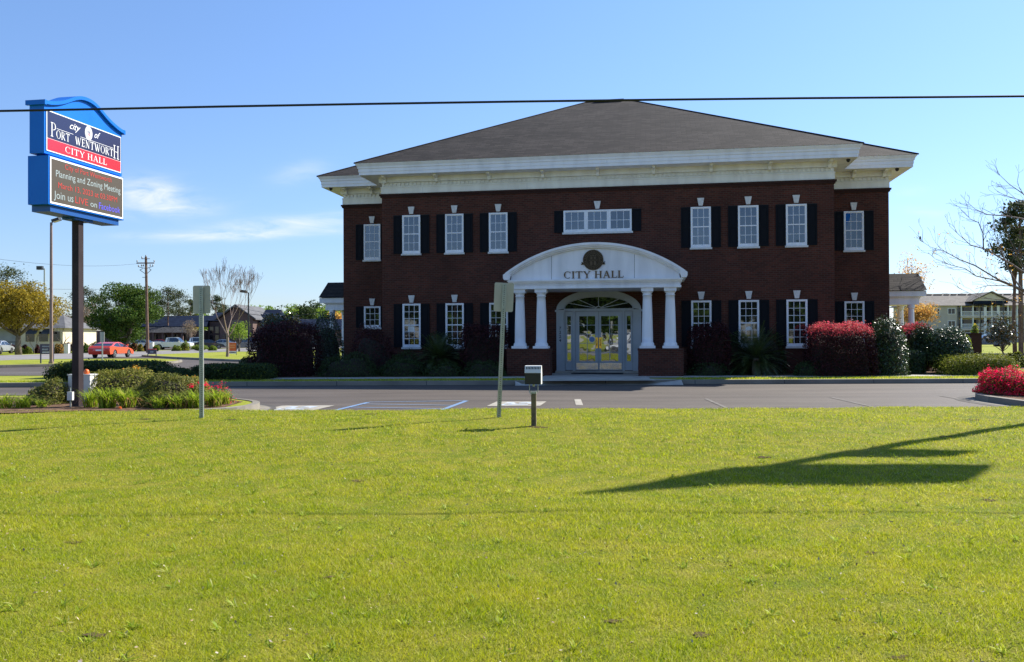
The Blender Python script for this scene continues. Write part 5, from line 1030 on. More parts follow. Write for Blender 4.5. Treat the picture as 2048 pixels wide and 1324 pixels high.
# bird on the twig
bp_ = P(1840.5, 479, 38); bd = MB(); bd.lathe([(0, -.05), (.03, -.035), (.045, 0), (.035, .045), (.028, .065), (.03, .085), (.015, .105), (0, .108)], n=10); bd.tube([(.0, 0, -.04), (.03, 0, -.10)], [.016, .006], 5); bd.tube([(-.028, 0, .085), (-.05, 0, .082)], [.006, .001], 4)
tag(bd.build('bird', 'dark_metal', loc=tuple(bp_ + Vector((0, 0, .05))), smooth=True), 'small dark bird perched on the tip of a bare branch', 'bird')
# ---------------------------------------------------------------- lamp posts, utility pole
pm('pole_brown', (.22, .15, .12), (.28, .2, .16), scale=3, rough=.6)
def lamp_post(label, px, Y, zb, ytop, arm, r=.09, mat='pole_brown', head=(.55, .3, .14), tilt=20, group='parking lot lamp posts'):
    t = thing('lamp_post', label, 'lamp post', (X_at(px, Y), Y, zb), 0, group); H = Z_at(px, ytop, Y) - zb
    MB().tube([(0, 0, 0), (0, 0, .12), (0, 0, .121), (0, 0, H)], [r * 1.5, r * 1.5, r, r * .7], 10).build('pole', mat, t); MB().tube([(0, 0, H - .05), (arm, 0, H + .05)], r * .4, 6).build('arm', mat, t)
    s = 1 if arm > 0 else -1; hd = MB(); l, w_, h_ = head; a = R(tilt) * s
    hd.box(0 if s > 0 else -l, l if s > 0 else 0, -w_ / 2, w_ / 2, -h_ / 2, h_ / 2); M = Matrix.Rotation(-a, 3, 'Y'); hd.v = [tuple(M @ Vector(v) + Vector((arm, 0, H + .08))) for v in hd.v]; o = hd.build('lamp_head', 'dark_metal', t)
    ln = MB(); ln.box(.05 * s if s > 0 else -l + .05, l - .05 if s > 0 else -.05, -w_ / 2 + .03, w_ / 2 - .03, -h_ / 2 - .012, -h_ / 2 - .002); ln.v = [tuple(M @ Vector(v) + Vector((arm, 0, H + .08))) for v in ln.v]; ln.build('lens', 'grey_box', o); return t
lamp_post('tall brown lamp post directly left of the blue sign', 102.5, 51, .14, 445, .10, .10, head=(.45, .36, .16), tilt=18)
lamp_post('far pale lamp post behind the yellow tree', 89, 118, -.06, 537, -.25, .14, 'galv', head=(.75, .5, .5), tilt=0)
lamp_post('black lamp post behind the parked silver van', 497, 98, -.06, 585, -.2, .11, 'dark_metal', head=(.7, .5, .3), tilt=8)
lamp_post('thin dark lamp post in front of the apartments left of the magnolia', 1961, 110, -.06, 614, .3, .08, 'dark_metal', head=(.4, .2, .15), tilt=0)
lamp_post('thin dark lamp post in front of the apartments above the magnolia', 2007, 108, -.06, 601, .9, .08, 'dark_metal', head=(.8, .3, .15), tilt=0)
for px, yt, lb in ((1318 / 7.88 + 250 - 4, 622, 'slim flag pole in front of the blue roofed building'), (426, 650, 'slim pole with a white globe before the blue roofed building')):
    pass
up_ = thing('utility_pole', 'wooden utility pole with crossarm and insulators behind the round tree', 'utility pole', (X_at(292, 97), 97, -.06), 0); H = Z_at(290, 513.5, 97) + .06
MB().tube([(.2, 0, 0), (.0, 0, H)], [.19, .14], 8).build('pole', 'pine_bark', up_)
MB().box(-1.05, .95, -.07, .07, H - .78, H - .66).build('crossarm', 'pine_bark', up_); MB().box(-.5, .45, -.05, .05, H - .26, H - .2).build('crossarm', 'pine_bark', up_)
mb = MB()
for u, z in ((-1.0, -.60), (.95, -.60), (-.45, -.18), (.0, .0), (-.85, -1.15), (.8, -1.1), (-.5, -1.1), (-.3, -1.1), (.5, -1.1)): mb.lathe([(0, 0), (.05, 0), (.08, .05), (.05, .10), (.075, .15), (.04, .22), (0, .24)], u, 0, H + z, 8)
mb.build('insulator', 'dark_metal', up_); mb = MB()
for a, b in (((-.85, -1.15), (0, -1.35)), ((.8, -1.1), (0, -1.35)), ((-.7, -1.5), (0, -2.0)), ((.6, -1.5), (.05, -2.0)), ((.35, -1.35), (.6, -1.5)), ((-.35, -1.35), (-.7, -1.5)), ((-.4, -2.35), (0, -2.35))): mb.tube([(a[0], 0, H + a[1]), (b[0], 0, H + b[1])], .03, 4)
mb.build('bracket', 'dark_metal', up_)
def wire(label, pts, r=.011):
    tag(MB().tube(pts, r, 4).build('power_line', 'cable'), label, 'cable', 'distant power lines')
def sagged(a, b, s, n=14): return [a.lerp(b, i / n) - Vector((0, 0, 4 * s * (i / n) * (1 - i / n))) for i in range(n + 1)]
wire('thin wire running left from the utility pole crossarm', sagged(P(278, 527, 97), P(-60, 510, 60), .5)); wire('thin wire from the pole across the sign pole to the left', sagged(P(284, 577, 97), P(-60, 572, 80), .2), .012)
wire('wire sloping down to the right from the utility pole', sagged(P(293, 575, 97), P(700, 650, 210), .6), .03); wire('low wire above the blue roofs towards the side porch', sagged(P(430, 612, 150), P(690, 612, 150), 1.8), .04)
# small signs
def lot_sign(label, px, Y, wpx, y0, y1, zb, mat='sign_navy', rows=(), top=None):
    t = thing('lot_sign', label, 'sign', (X_at(px, Y), Y, zb)); w_ = wpx * Y / 3400; zt = Z_at(px, y0, Y) - zb; zl = Z_at(px, y1, Y) - zb
    for s in (-1, 1): MB().box(s * w_ - .03, s * w_ + .03, -.03, .03, 0, zt).build('leg', mat, t)
    MB().box(-w_ + .031, w_ - .031, -.02, .02, zl, zt).build('sign_panel', mat, t)
    if top: MB().box(-w_, w_, -.035, .035, zt, zt + .06).build('cap', top, t)
    for (z0, z1, f0, f1, m, sd_) in rows:
        r2 = random.Random(sd_); mb = MB(); u = -w_ + .03 + (2 * w_ - .06) * f0; e = -w_ + .03 + (2 * w_ - .06) * f1; hh = zt - zl
        while u < e: l = r2.uniform(.02, .05) * (z1 - z0) * 6; mb.box(u, min(u + l, e), -.026, -.0205, zl + hh * z0, zl + hh * z1); u += l + .015
        mb.build('lettering', m, t)
    return t
lot_sign('navy two-post sign with white lines beside the tall lamp post', 94, 51.5, 25, 688, 708, .14, rows=((.70, .82, .1, .75, 'grey_trim', 1), (.38, .54, .1, .6, 'grey_trim', 2), (.12, .24, .12, .85, 'sign_white', 3)))
lot_sign('low navy sign with a red top on the street verge', 304, 71, 16.5, 699, 708, .14, rows=((.3, .65, .3, .7, 'grey_trim', 4),), top='sign_red')
bn = thing('banner_sign', 'orange red banner with a white strip on a black frame by the bare tree', 'banner', (X_at(465, 74), 74, .14), R(-25)); 
for s in (-.44, .44): MB().box(s - .015, s + .015, -.015, .015, 0, 1.12).build('post', 'dark_metal', bn)
MB().box(-.42, .42, -.01, .01, .36, 1.10).build('banner', pm('banner_orange', (.62, .10, .03), (.70, .16, .04), scale=3), bn); MB().box(-.42, .42, -.01, .01, .14, .345).build('strip', 'sign_white', bn)
mb = MB(); u = -.36
for w_ in (.07, .07, .07, .05, .08, .08, .06, .08): mb.box(u, u + w_, -.014, -.011, .19, .30); u += w_ + .022
mb.build('lettering', 'sign_navy', bn); pm('banner_pale', (.75, .3, .12)); MB().box(-.3, .3, -.014, -.011, .82, .92).build('lettering', 'banner_pale', bn); MB().box(-.35, .25, -.014, -.011, .62, .72).build('lettering', 'banner_pale', bn)
ss = thing('street_sign', 'small two-panel sign back on a thin post in front of the red coupe', 'sign', (X_at(204.5, 53), 53, .14)); MB().box(-.035, .035, -.02, .02, 0, Z_at(204, 664, 53) - .14).build('post', 'galv', ss); zt_ = Z_at(204, 664, 53) - .14
for s in (-1, 1): MB().box(min(s * .035, s * .14), max(s * .035, s * .14), -.012, .012, zt_ - .62, zt_).build('sign_panel', 'sign_back', ss)
for px, Y, zt_, lb in ((134, 96, 1.05, 'white utility pedestal by the far bushes at left'), (303, 108, 1.1, 'pale utility pedestal under the round green tree')):
    pd = thing('utility_pedestal', lb, 'utility box', (X_at(px, Y), Y, -.05)); MB().box(-.25, .25, -.2, .2, 0, zt_).build('body', 'cream_paint', pd); MB().box(-.28, .28, -.23, .23, zt_, zt_ + .07).build('lid', 'cream_paint', pd)
# ---------------------------------------------------------------- distant bushes
BU = [(22, 690, 99, 14, 'leaf_loro', 'leaf_loro', 'dark red bush left of the crape stems'), (50, 689, 99, 12, 'leaf_loro', 'leaf_loro', 'dark red bush below the beige wall'), (74, 691, 98, 10, 'leaf_loro', 'leaf_loro', 'small dark red bush right of the pale stems'),
 (38, 695, 96, 14, 'leaf_dark', 'leaf_bright', 'green bush before the leftmost red bush'), (56, 695, 96, 14, 'leaf_juniper', 'leaf_bright', 'second green bush in the far left bed'), (118, 688, 97, 18, 'leaf_orange', 'leaf_dark', 'brownish bush right of the navy sign'), (136, 686, 98, 20, 'leaf_loro', 'leaf_dark', 'dark red hedge behind the white pedestal'),
 (172, 688, 97, 12, 'leaf_green', 'leaf_bright', 'round green bush right of the sign pole'), (188, 684, 100, 16, 'leaf_dark', 'leaf_green', 'dark hedge left of the red coupe'), (268, 687, 108, 10, 'leaf_loro', 'leaf_orange', 'reddish bush right of the red coupe'), (281, 688, 107, 10, 'leaf_juniper', 'leaf_orange', 'low green bush under the round tree'),
 (293, 686, 108, 10, 'leaf_loro', 'leaf_orange', 'reddish bush left of the pale pedestal'), (313, 691, 108, 10, 'leaf_juniper', 'leaf_bright', 'small green bush right of the pale pedestal'), (370, 683, 112, 14, 'leaf_bright', 'leaf_yellow_green', 'square yellow green bush among the parked cars'), (353, 691, 110, 16, 'leaf_juniper', 'leaf_bright', 'low green bush left of the square one'),
 (400, 690, 112, 28, 'leaf_bright', 'leaf_juniper', 'low ground shrub behind the left signpost'), (425, 692, 112, 14, 'leaf_bright', 'leaf_juniper', 'low shrub left of the bare tree trunk'), (2030, 704, 42, 40, 'leaf_juniper', 'leaf_dark', 'low hedge behind the red azaleas at right'), (1950, 654, 62, 14, 'leaf_bright', 'leaf_yellow_green', 'yellow green shrub above the brick gate pillar')]
for i, (px, yt, Y, wp, m1, m2, lb) in enumerate(BU):
    shrub('bush', lb, 'bush', px - wp / 2 - 1, px + wp / 2 + 1, yt, Y, ['twig_shade', m1, m2], 900 if Y > 60 else 4000, .16 if Y > 60 else .08, 'dome' if i % 3 else 'ball', zb=-.05 if Y > 60 else .0, extra=.3, amp=.1, group='bushes beyond the street' if Y > 60 else None)
bpz = -.05
for px, y1, wpx, lb, Y in ((1946.5, 667, 22, 'taller brick gate pillar right of the wide camellia', 58), (1930, 673, 16, 'brick wall stub left of the tall gate pillar', 59)):
    x = X_at(px, Y); w_ = wpx * Y / 3400; zt_ = Z_at(px, y1, Y); t = thing('brick_pillar', lb, 'pillar', (x, Y, -.05)); MB().box(-w_, w_, -w_, w_, 0, zt_).build('shaft', 'brick_dark', t); MB().box(-w_ - .04, w_ + .04, -w_ - .04, w_ + .04, zt_, zt_ + .09).build('cap', 'brick_dark', t)
# ---------------------------------------------------------------- vehicles
def carpaint(name, c, metal=.0): 
    m = pm(name, c, rough=.3, spec=.5, metal=metal); b = m.node_tree.nodes['Principled BSDF']; b.inputs['Coat Weight'].default_value = .8; b.inputs['Coat Roughness'].default_value = .05; return name
carpaint('paint_red', (.62, .045, .015)); carpaint('paint_white', (.78, .79, .80)); carpaint('paint_grey', (.14, .145, .16), .4); carpaint('paint_black', (.02, .02, .024)); carpaint('paint_silver', (.5, .52, .55), .5); carpaint('paint_blue', (.05, .08, .18)); carpaint('paint_crimson', (.5, .02, .02))
pm('tyre', (.015, .015, .015), rough=.85); pm('rim', (.35, .35, .36), rough=.3, metal=.8); pm('tail_light', (.55, .01, .01), rough=.2); pm('head_light', (.85, .85, .85), rough=.1, spec=.8)
SHAPES = {
 'coupe': dict(L=4.55, W=1.82, low=.22, body=[(-2.15, .30), (-2.27, .62), (-2.24, .86), (-2.05, 1.0), (-1.7, 1.02), (-.9, .95), (.5, .92), (1.1, .90), (1.75, .78), (2.15, .62), (2.27, .45), (2.2, .26)], cab=[(-1.85, 1.0), (-1.2, 1.20), (-.65, 1.31), (-.1, 1.33), (.35, 1.26), (1.15, .90)], ax=(-1.28, 1.32), wr=.345),
 'sedan': dict(L=4.7, W=1.82, low=.22, body=[(-2.25, .32), (-2.33, .7), (-2.25, .98), (-1.6, 1.02), (.9, .96), (1.7, .84), (2.2, .68), (2.34, .45), (2.25, .26)], cab=[(-1.75, 1.0), (-1.0, 1.38), (-.2, 1.46), (.35, 1.42), (1.2, .95)], ax=(-1.4, 1.4), wr=.33),
 'suv': dict(L=4.6, W=1.86, low=.25, body=[(-2.2, .35), (-2.28, .8), (-2.22, 1.1), (-1.6, 1.12), (.8, 1.08), (1.6, .98), (2.1, .82), (2.28, .55), (2.2, .3)], cab=[(-2.15, 1.1), (-1.85, 1.58), (-1.0, 1.68), (.1, 1.66), (.45, 1.6), (1.25, 1.05)], ax=(-1.35, 1.38), wr=.36),
 'pickup': dict(L=5.6, W=1.95, low=.38, body=[(-2.7, .5), (-2.78, .8), (-2.75, 1.15), (-.5, 1.15), (-.45, 1.16), (1.2, 1.14), (2.3, 1.06), (2.7, .95), (2.8, .6), (2.7, .42)], cab=[(-.85, 1.15), (-.75, 1.72), (-.3, 1.8), (.5, 1.8), (.8, 1.74), (1.45, 1.14)], ax=(-1.75, 1.8), wr=.39)}
CARS = {}
def make_car(kind, paint, label, group=None, name=None):
    s = SHAPES[kind]; t = thing(name or ('parked_' + ('truck' if kind == 'pickup' else 'car')), label, 'pickup truck' if kind == 'pickup' else 'car', (0, 0, 0), 0, group); W = s['W'] / 2; wr = s['wr']; ro_ = wr * 1.13
    prof = list(s['body'])                                  # over the top from rear to front, then back along the sill with arches
    low = []
    for ax in (s['ax'][1], s['ax'][0]):
        for k in range(9): a = math.pi * k / 8; low.append((ax + ro_ * math.cos(a), wr + ro_ * math.sin(a)))
    low = [p for p in low if p[1] >= s['low'] - .001]; outline = [(x, z) for x, z in prof] + low
    secs = [(-W, .93, .05), (-W * .93, 1.0, .0), (W * .93, 1.0, 0), (W, .93, .05)]
    mb = MB(); n = len(outline); V = []
    for y, k, dz in secs:
        for x, z in outline: V.append((x * (1 if k == 1 else .985), y, z if k == 1 or z < s['low'] + .1 else (z - .55) * k + .55))
    f = []
    for i in range(3):
        for j in range(n): f.append((i * n + j, (i + 1) * n + j, (i + 1) * n + (j + 1) % n, i * n + (j + 1) % n))
    f.append(tuple(range(n))); f.append(tuple(range(3 * n, 4 * n))[::-1]); mb.add(V, f); mb.build('body', paint, t)
    cab = s['cab']; zb = cab[0][1]; zt = max(z for x, z in cab); m = len(cab)
    def cy(z, e=0): return W * .93 - (W * .24) * (z - zb) / (zt - zb) + e
    V = [(x, -cy(z), z - (.03 if i in (0, m - 1) else 0)) for i, (x, z) in enumerate(cab)] + [(x, cy(z), z - (.03 if i in (0, m - 1) else 0)) for i, (x, z) in enumerate(cab)]
    # glass house as one closed dark volume with a painted roof skin and pillars just proud of it
    f = [(i, i + 1, i + 1 + m, i + m) for i in range(m - 1)] + [tuple(range(m))[::-1], tuple(range(m, 2 * m))]; MB().add(V, f).build('window', 'car_glass', t)
    rf = MB(); e = .012
    for i in range(m - 1):
        (x0, z0), (x1, z1) = cab[i], cab[i + 1]
        if abs(z1 - z0) / (abs(x1 - x0) + 1e-6) < .32 and min(z0, z1) > zb + .6 * (zt - zb): rf.add([(x0, -cy(z0), z0 + e), (x1, -cy(z1), z1 + e), (x1, cy(z1), z1 + e), (x0, cy(z0), z0 + e)], [(0, 1, 2, 3)])
    for sd_ in (-1, 1):
        def q(x, z): return (x, sd_ * (cy(z) + .008), z)
        for i in range(m - 1):
            (x0, z0), (x1, z1) = cab[i], cab[i + 1]; zz0, zz1 = max(z0 - .07, zb - .02), max(z1 - .07, zb - .02); rf.add([q(x0, z0), q(x1, z1), q(x1, zz1), q(x0, zz0)], [(0, 1, 2, 3)])
        mid = (s['ax'][0] * .22 + .05); zq = max(z for x, z in cab) - .03; rf.add([q(mid - .04, zb), q(mid + .04, zb), q(mid + .02, zq - .03), q(mid - .04, zq - .03)], [(0, 1, 2, 3)])
        x0, z0 = cab[0]; x1, z1 = cab[1]; rf.add([q(x0, z0 - .02), q(x0 + .32, z0 - .02), q(x1 + .22, z1 - .04), q(x1, z1 - .02)], [(0, 1, 2, 3)])
        rf.box(cab[-1][0] - .38, cab[-1][0] - .24, min(sd_ * W * .95, sd_ * (W + .14)), max(sd_ * W * .95, sd_ * (W + .14)), zb + .02, zb + .14)
    rf.build('roof', paint, t)
    for ax in s['ax']:
        for sd_ in (-1, 1):
            y0, y1 = sorted((sd_ * (W - .24), sd_ * (W - .01))); wmb = MB()
            mm = Matrix.Rotation(R(90), 3, 'X'); wmb.lathe([(0, -.11), (wr * .8, -.11), (wr, -.08), (wr, .08), (wr * .8, .11), (0, .11)], n=20); wmb.v = [tuple(mm @ Vector(v) + Vector((ax, (y0 + y1) / 2, wr))) for v in wmb.v]; w_o = wmb.build('wheel', 'tyre', t)
            rm = MB(); rm.lathe([(0, 0), (wr * .66, 0), (wr * .66, .012), (0, .02)], n=20); 
            rm.v = [tuple(Vector((v[0], sd_ * v[2], v[1])) + Vector((ax, sd_ * (W - .009), wr))) for v in rm.v]; rm.build('rim', 'rim', w_o)
            sp = MB()
            for k in range(5):
                a = k * 1.2566 + .6; c, s_ = math.cos(a), math.sin(a); r0, r1 = wr * .2, wr * .6; pw = .05
                sp.add([(ax + c * r0 - s_ * pw * .6, sd_ * (W + .012), wr + s_ * r0 + c * pw * .6), (ax + c * r0 + s_ * pw * .6, sd_ * (W + .012), wr + s_ * r0 - c * pw * .6), (ax + c * r1 + s_ * pw * 1.4, sd_ * (W + .012), wr + s_ * r1 - c * pw * 1.4), (ax + c * r1 - s_ * pw * 1.4, sd_ * (W + .012), wr + s_ * r1 + c * pw * 1.4)], [(0, 1, 2, 3)])
            sp.build('spokes', 'tyre', w_o)
    xr = s['body'][1][0]; zr = s['body'][2][1]; xf = s['body'][-2][0]; zf = s['body'][-3][1]
    for sd_ in (-1, 1):
        y0, y1 = sorted((sd_ * W * .55, sd_ * W * .90)); MB().box(xr + .0 - .015, xr + .14, y0, y1, zr - .24, zr - .10).build('tail_light', 'tail_light', t)
        MB().box(xf - .28, xf - .03, *sorted((sd_ * W * .6, sd_ * W * .935)), zf - .13, zf - .01).build('head_light', 'head_light', t)
    MB().box(xr - .02, xr - .005 + .02, -.25, .25, .60, .72).build('number_plate', 'sign_white', t)
    return t
def copy_tree(o, parent=None):
    c = o.copy(); C.objects.link(c); c.parent = parent
    for ch in list(o.children): copy_tree(ch, c)
    return c
def put(t, px, Y, z, rz): t.location = (X_at(px, Y), Y, z); t.rotation_euler.z = R(rz); return t
def bottom(px, py, z=.0): g_ = G(px, py, z); return g_.y
put(make_car('coupe', 'paint_red', 'orange red coupe seen from behind driving away on the street', name='coupe'), 223, 73, .004, 90)
GC = 'cars parked beyond the street'
put(make_car('suv', 'paint_grey', 'dark grey minivan facing left behind the orange banner', GC), 489, 118, .0, 208)
w1 = make_car('pickup', 'paint_white', 'white pickup truck right of the round green tree', GC); put(w1, 346, 126, .0, 5)
c2 = copy_tree(w1); c2['label'] = 'white pickup partly hidden behind the square bush'; put(c2, 392, 134, .0, 8)
put(make_car('sedan', 'paint_black', 'black car parked right of the left signpost', GC), 418, 130, .0, 20)
s1 = make_car('sedan', 'paint_silver', 'silver car seen through the gap left of the pale pedestal', GC); put(s1, 283, 140, .0, 175)
s2 = copy_tree(s1); s2['label'] = 'silver car at the right end of the row beside the bare tree'; put(s2, 444, 136, .0, 190)
put(make_car('sedan', 'paint_crimson', 'red car half hidden left of the white pickup', GC), 317, 146, .0, 185)
s3 = copy_tree(s1); s3['label'] = 'silver car cut by the left edge of the photo'; put(s3, -4, 95, .0, 100)
put(make_car('suv', 'paint_blue', 'dark blue car far right seen past the brick gate pillar', GC), 1975, 112, .0, 170)
# vehicles on the road behind the photographer, seen mirrored in the entrance glass
w2 = copy_tree(w1); w2['label'] = 'white pickup passing on the road behind the viewer'; w2.location = (-3.5, -11, .008); w2.rotation_euler.z = 0
s4 = make_car('suv', 'paint_crimson', 'red van waiting on the road behind the viewer'); s4.location = (4.5, -13.5, .008); s4.rotation_euler.z = 0
for i in range(9):
    Yb = -30 - (i * 13 % 7); t = tree('tree', ['tall', 'broad', 'slender', 'crooked', 'dense', 'thin', 'rounded', 'ragged', 'dark'][i] + ' green tree across the road behind the viewer', 1024, 1124, 520, 688, 40, 0, 'leaf_green', 70, 120, .55, .3, low=-1, seed=90 + i, group='trees across the road behind the viewer', limbs=False) if i == 0 else copy_tree(t)
    t['label'] = ['tall', 'broad', 'slender', 'crooked', 'dense', 'thin', 'rounded', 'ragged', 'dark'][i] + ' green tree across the road behind the viewer'
    t.location = (-44 + i * 11, Yb, -1.4); t.scale = (5.2, 4.0, 2.2 + .15 * (i % 3)); t.rotation_euler.z = (i % 3 - 1) * .3
# ---------------------------------------------------------------- far buildings
pm('wall_beige', (.62, .52, .38), (.68, .58, .44), scale=1); pm('wall_grey_siding', (.30, .30, .31), (.36, .36, .37), scale=1); pm('roof_grey', (.11, .11, .115), (.15, .15, .155), scale=1.5, spec=.1, rough=.95); pm('roof_blue', (.010, .016, .035), (.016, .025, .05), scale=1, spec=.05, rough=1); pm('dark_window', (.015, .015, .02), rough=.1, spec=.7)
pm('siding_tan', (.42, .37, .32), (.47, .42, .36), scale=1); pm('siding_pale', (.56, .49, .40), (.62, .54, .45), scale=1); pm('trim_white', (.74, .74, .74)); pm('far_brick', (.10, .06, .05), (.14, .085, .07), scale=4)
A = thing('beige_building', 'low beige building with dark awning windows behind the yellow tree', 'building', (X_at(43, 112), 112, -.05), R(0)); sxm = 112 / 1700
MB().box(-.2, 5.45, 0, 9, 0, 3.1).build('wall', 'wall_beige', A); MB().box(-6.5, -.21, .8, 9, 0, 3.2).build('side_wall', 'wall_grey_siding', A)
rf = MB(); rf.add([(-7, -.4, 3.1), (6.0, -.4, 3.1), (6.0, 9.4, 3.1), (-7, 9.4, 3.1), (-4, 4.5, 4.9), (3.2, 4.5, 4.9)], [(0, 1, 5, 4), (2, 3, 4, 5), (1, 2, 5), (3, 0, 4), (3, 2, 1, 0)]); rf.build('roof', 'roof_grey', A)
for u in (.55, 2.35, 3.9): 
    o = MB().box(u, u + 1.15, -.05, -.003, 1.35, 2.65).build('window', 'dark_window', A)
for u in (.9, 2.9):
    MB().add([(u, -.02, 3.0), (u + 1.4, -.02, 3.0), (u + 1.5, -.9, 2.35), (u + .1, -.9, 2.35)], [(0, 1, 2, 3), (3, 2, 1, 0)]).build('awning', 'roof_grey', A)
MB().box(-.45, -.2, -.12, .75, 0, 3.05).build('corner_post', pm('post_pink', (.6, .36, .3)), A)
MB().box(-6.4, -.5, .74, .79, 1.25, 1.36).build('trim', 'roof_grey', A)
Bb = thing('blue_roofed_building', 'long low brick building with dark blue roofs beyond the parked cars', 'building', (X_at(300, 165), 165, -.05), 0); s_ = 165 / 1700
def bx_(px): return (px - 300) * s_
def bz_(py): return 1.65 + (676.5 - py) * s_
mb = MB(); mb.box(bx_(140), bx_(405), 0, 12, 0, bz_(660)); mb.box(bx_(405), bx_(452), 3, 14, 0, bz_(642)); mb.build('wall', 'far_brick', Bb)
def gabled(mb, u0, u1, b0, b1, z0, z1): mb.add([(u0, b0, z0), (u1, b0, z0), (u1, b1, z0), (u0, b1, z0), (u0, (b0 + b1) / 2, z1), (u1, (b0 + b1) / 2, z1)], [(0, 1, 5, 4), (2, 3, 4, 5), (1, 2, 5), (3, 0, 4), (3, 2, 1, 0)])
mb = MB(); gabled(mb, bx_(135), bx_(408), -.6, 12.6, bz_(652), bz_(629)); gabled(mb, bx_(404), bx_(480), 2.4, 14, bz_(640), bz_(622)); mb.build('roof', 'roof_blue', Bb)
MB().add([(bx_(300), -.1, bz_(651)), (bx_(388), -.1, bz_(651)), (bx_(395), -3.4, bz_(664.5)), (bx_(290), -3.4, bz_(664.5))], [(0, 1, 2, 3), (3, 2, 1, 0)]).build('porch_roof', 'roof_grey', Bb)
for p in (300, 318, 337, 356, 375, 392): MB().box(bx_(p), bx_(p) + .35, -3.2, -2.85, 0, bz_(664.5)).build('porch_column', 'far_brick', Bb)
for p in (150, 172, 200, 306, 326, 346, 364, 382): MB().box(bx_(p), bx_(p + 9), -.05, -.003, .9, bz_(668)).build('window', 'dark_window', Bb)
for p in (409, 420, 431, 442):
    for a, b in ((.9, 2.3), (2.7, 4.0)): MB().box(bx_(p), bx_(p + 7), 2.95, 2.997, a, b).build('window', 'dark_window', Bb)
# gabled right hand part, a little nearer
mb = MB(); u0, u1 = bx_(447), bx_(512); mb.prism([(u0, 0), (u1, 0), (u1, bz_(637)), ((u0 + u1) / 2, bz_(613)), (u0, bz_(637))], -2, 14, 'y'); mb.build('gable_wall', 'far_brick', Bb)
mb = MB(); um = (u0 + u1) / 2
for a, b in ((u0 - .8, um), (u1 + .8, um)):
    za, zb_ = bz_(640), bz_(611.5); mb.add([(a, -2.8, za), (b, -2.8, zb_), (b, 14, zb_), (a, 14, za), (a, -2.8, za + .25), (b, -2.8, zb_ + .25), (b, 14, zb_ + .25), (a, 14, za + .25)], [(0, 1, 2, 3), (4, 5, 6, 7), (0, 1, 5, 4), (1, 2, 6, 5), (2, 3, 7, 6), (3, 0, 4, 7)])
mb.build('gable_roof', 'roof_grey', Bb); mb = MB(); gabled(mb, bx_(512), bx_(545), 1, 12, bz_(645), bz_(617)); gabled(mb, bx_(580), bx_(690), 1, 12, bz_(660), bz_(637)); mb.build('roof', 'roof_blue', Bb)
mb = MB(); mb.box(bx_(512), bx_(690), 1.6, 11, 0, bz_(660)); mb.build('wall', 'far_brick', Bb); MB().box(bx_(470), bx_(492), -2.06, -2.003, bz_(656), bz_(641)).build('window', 'dark_window', Bb)
for p in (452, 462, 495, 503): MB().box(bx_(p), bx_(p + 6), -2.06, -2.003, .9, 2.4).build('window', 'dark_window', Bb)
# apartment building at the right
YA = 195; Ap = thing('apartment_building', 'three-storey tan apartment building with white balconies at the right', 'apartment building', (X_at(1850, YA), YA, -.05), 0); s_ = YA / 1700
ax_ = lambda px: (px - 1850) * s_; az_ = lambda py: 1.65 + (670.7 - py) * s_
U0, U1 = ax_(1842), ax_(2300)
MB().box(U0, ax_(1917), 0, 14, 0, az_(611.2)).build('wall', 'siding_tan', Ap); MB().box(ax_(1917.02), U1, 2.2, 14, 0, az_(611.4)).build('wall', 'siding_pale', Ap)
mb = MB(); zr_, ze = az_(584), az_(611); mb.add([(U0 - 1, -.7, ze), (U1, -.7, ze), (U1, 14.7, ze), (U0 - 1, 14.7, ze), (U0 + 3, 7, zr_), (U1, 7, zr_)], [(0, 1, 5, 4), (2, 3, 4, 5), (1, 2, 5), (3, 0, 4), (3, 2, 1, 0)]); mb.build('roof', 'shingle_far', Ap)
mb = MB(); g = random.Random(2); u = U0 + 3.5
while u < ax_(2100): l = g.uniform(1.2, 2.0); mb.box(u, u + l, 5.85, 6.05, zr_ - .42, zr_ - .22); u += l + .45
mb.build('ridge_vent', 'dark_metal', Ap)
mb = MB(); uc = ax_(1976); hw = ax_(2010) - uc; zt_ = az_(586.5); zl = az_(602)
mb.add([(uc - hw, -1.3, zl), (uc + hw, -1.3, zl), (uc, -1.3, zt_)], [(0, 1, 2)]); mb.build('gable_wall', 'siding_pale', Ap)
mb = MB()
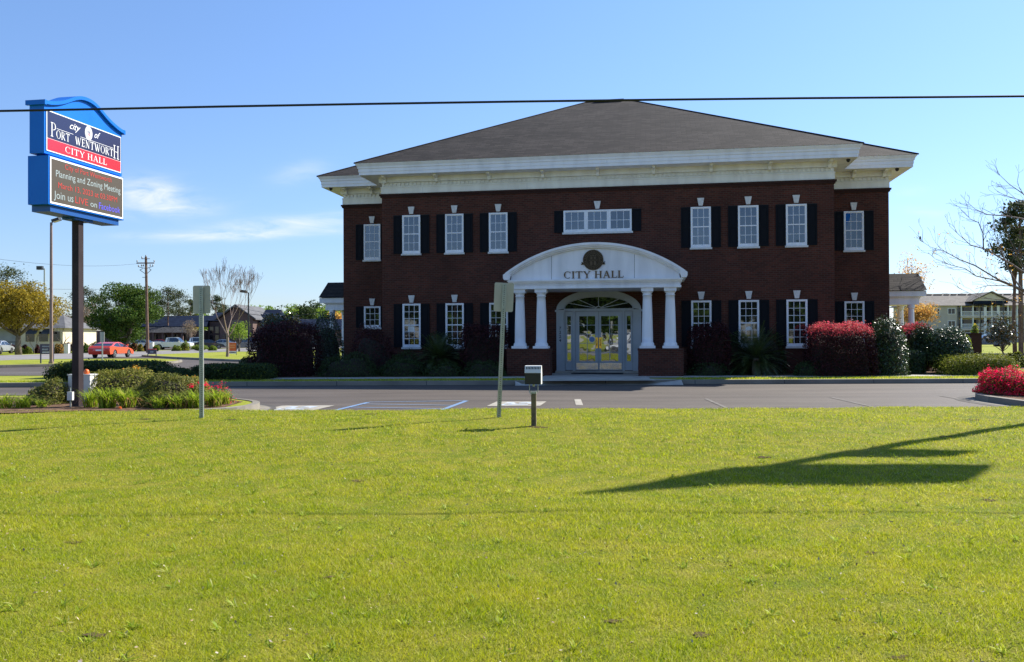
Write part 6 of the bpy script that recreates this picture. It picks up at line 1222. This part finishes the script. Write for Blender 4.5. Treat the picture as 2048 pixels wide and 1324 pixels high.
for s in (-1, 1): mb.add([(uc + s * (hw + .6), -1.8, zl - .15), (uc, -1.8, zt_ + .25), (uc, 7, zt_ + .25), (uc + s * (hw + .6), 3, zl - .15), (uc + s * (hw + .6), -1.8, zl + .05), (uc, -1.8, zt_ + .45)], [(0, 1, 2, 3), (0, 1, 5, 4)])
mb.build('gable_roof', 'shingle_far', Ap); MB().box(uc - hw, uc + hw, -1.25, -1.1, az_(608), zl).build('gable_soffit', 'roof_blue', Ap)
def apt_window(u0, u1, z0, z1, b, m=2):
    o = MB().box(u0, u1, b - .06, b - .003, z0, z1).build('window', 'trim_white', Ap); w_ = (u1 - u0 - .16) / m
    for i in range(m): MB().box(u0 + .08 + i * w_ + .05, u0 + .08 + (i + 1) * w_ - .05, b - .08, b - .062, z0 + .12, z1 - .12).build('pane', 'dark_window', o)
for zz in ((628.5, 616.2), (653.5, 641)): apt_window(ax_(1895.5), ax_(1911), az_(zz[0]), az_(zz[1]), 0)
apt_window(ax_(1870), ax_(1880), az_(628.5), az_(616.2), 0); apt_window(ax_(2043), ax_(2056), az_(628), az_(616), 2.2); apt_window(ax_(2043), ax_(2056), az_(653), az_(641), 2.2)
MB().tube([(ax_(1916), -.1, 0), (ax_(1916), -.1, ze)], .12, 6).build('downpipe', 'roof_grey', Ap)
for lvl in ((614, 631.5), (639, 656.5), (664, 674)):
    zt_, zb_ = az_(lvl[0]), az_(lvl[1])
    for a, b in ((1924, 1967), (1973, 1993), (1999, 2032), (2060, 2100)):
        ua, ub_ = ax_(a), ax_(b); MB().box(ua, ub_, 2.10, 2.197, zb_ + .1, zt_).build('balcony_door', 'dark_window', Ap)
        o = MB().box(ua - .3, ub_ + .3, -.2, 2.09, zb_ - .45, zb_ - .1).build('balcony', 'siding_pale', Ap); rl = MB(); rl.box(ua - .2, ub_ + .2, -.2, -.1, zb_ + .92, zb_ + 1.02); rl.box(ua - .2, ub_ + .2, -.2, -.1, zb_, zb_ + .1)
        u = ua - .15
        while u < ub_ + .2: rl.box(u, u + .05, -.18, -.12, zb_ + .1, zb_ + .92); u += .16
        rl.build('railing', 'trim_white', o); [MB().box(u - .13, u + .13, -.25, .0, zb_ - .1, zt_ + .35).build('post', 'trim_white', o) for u in (ua - .2, (ua + ub_) / 2, ub_ + .2)]
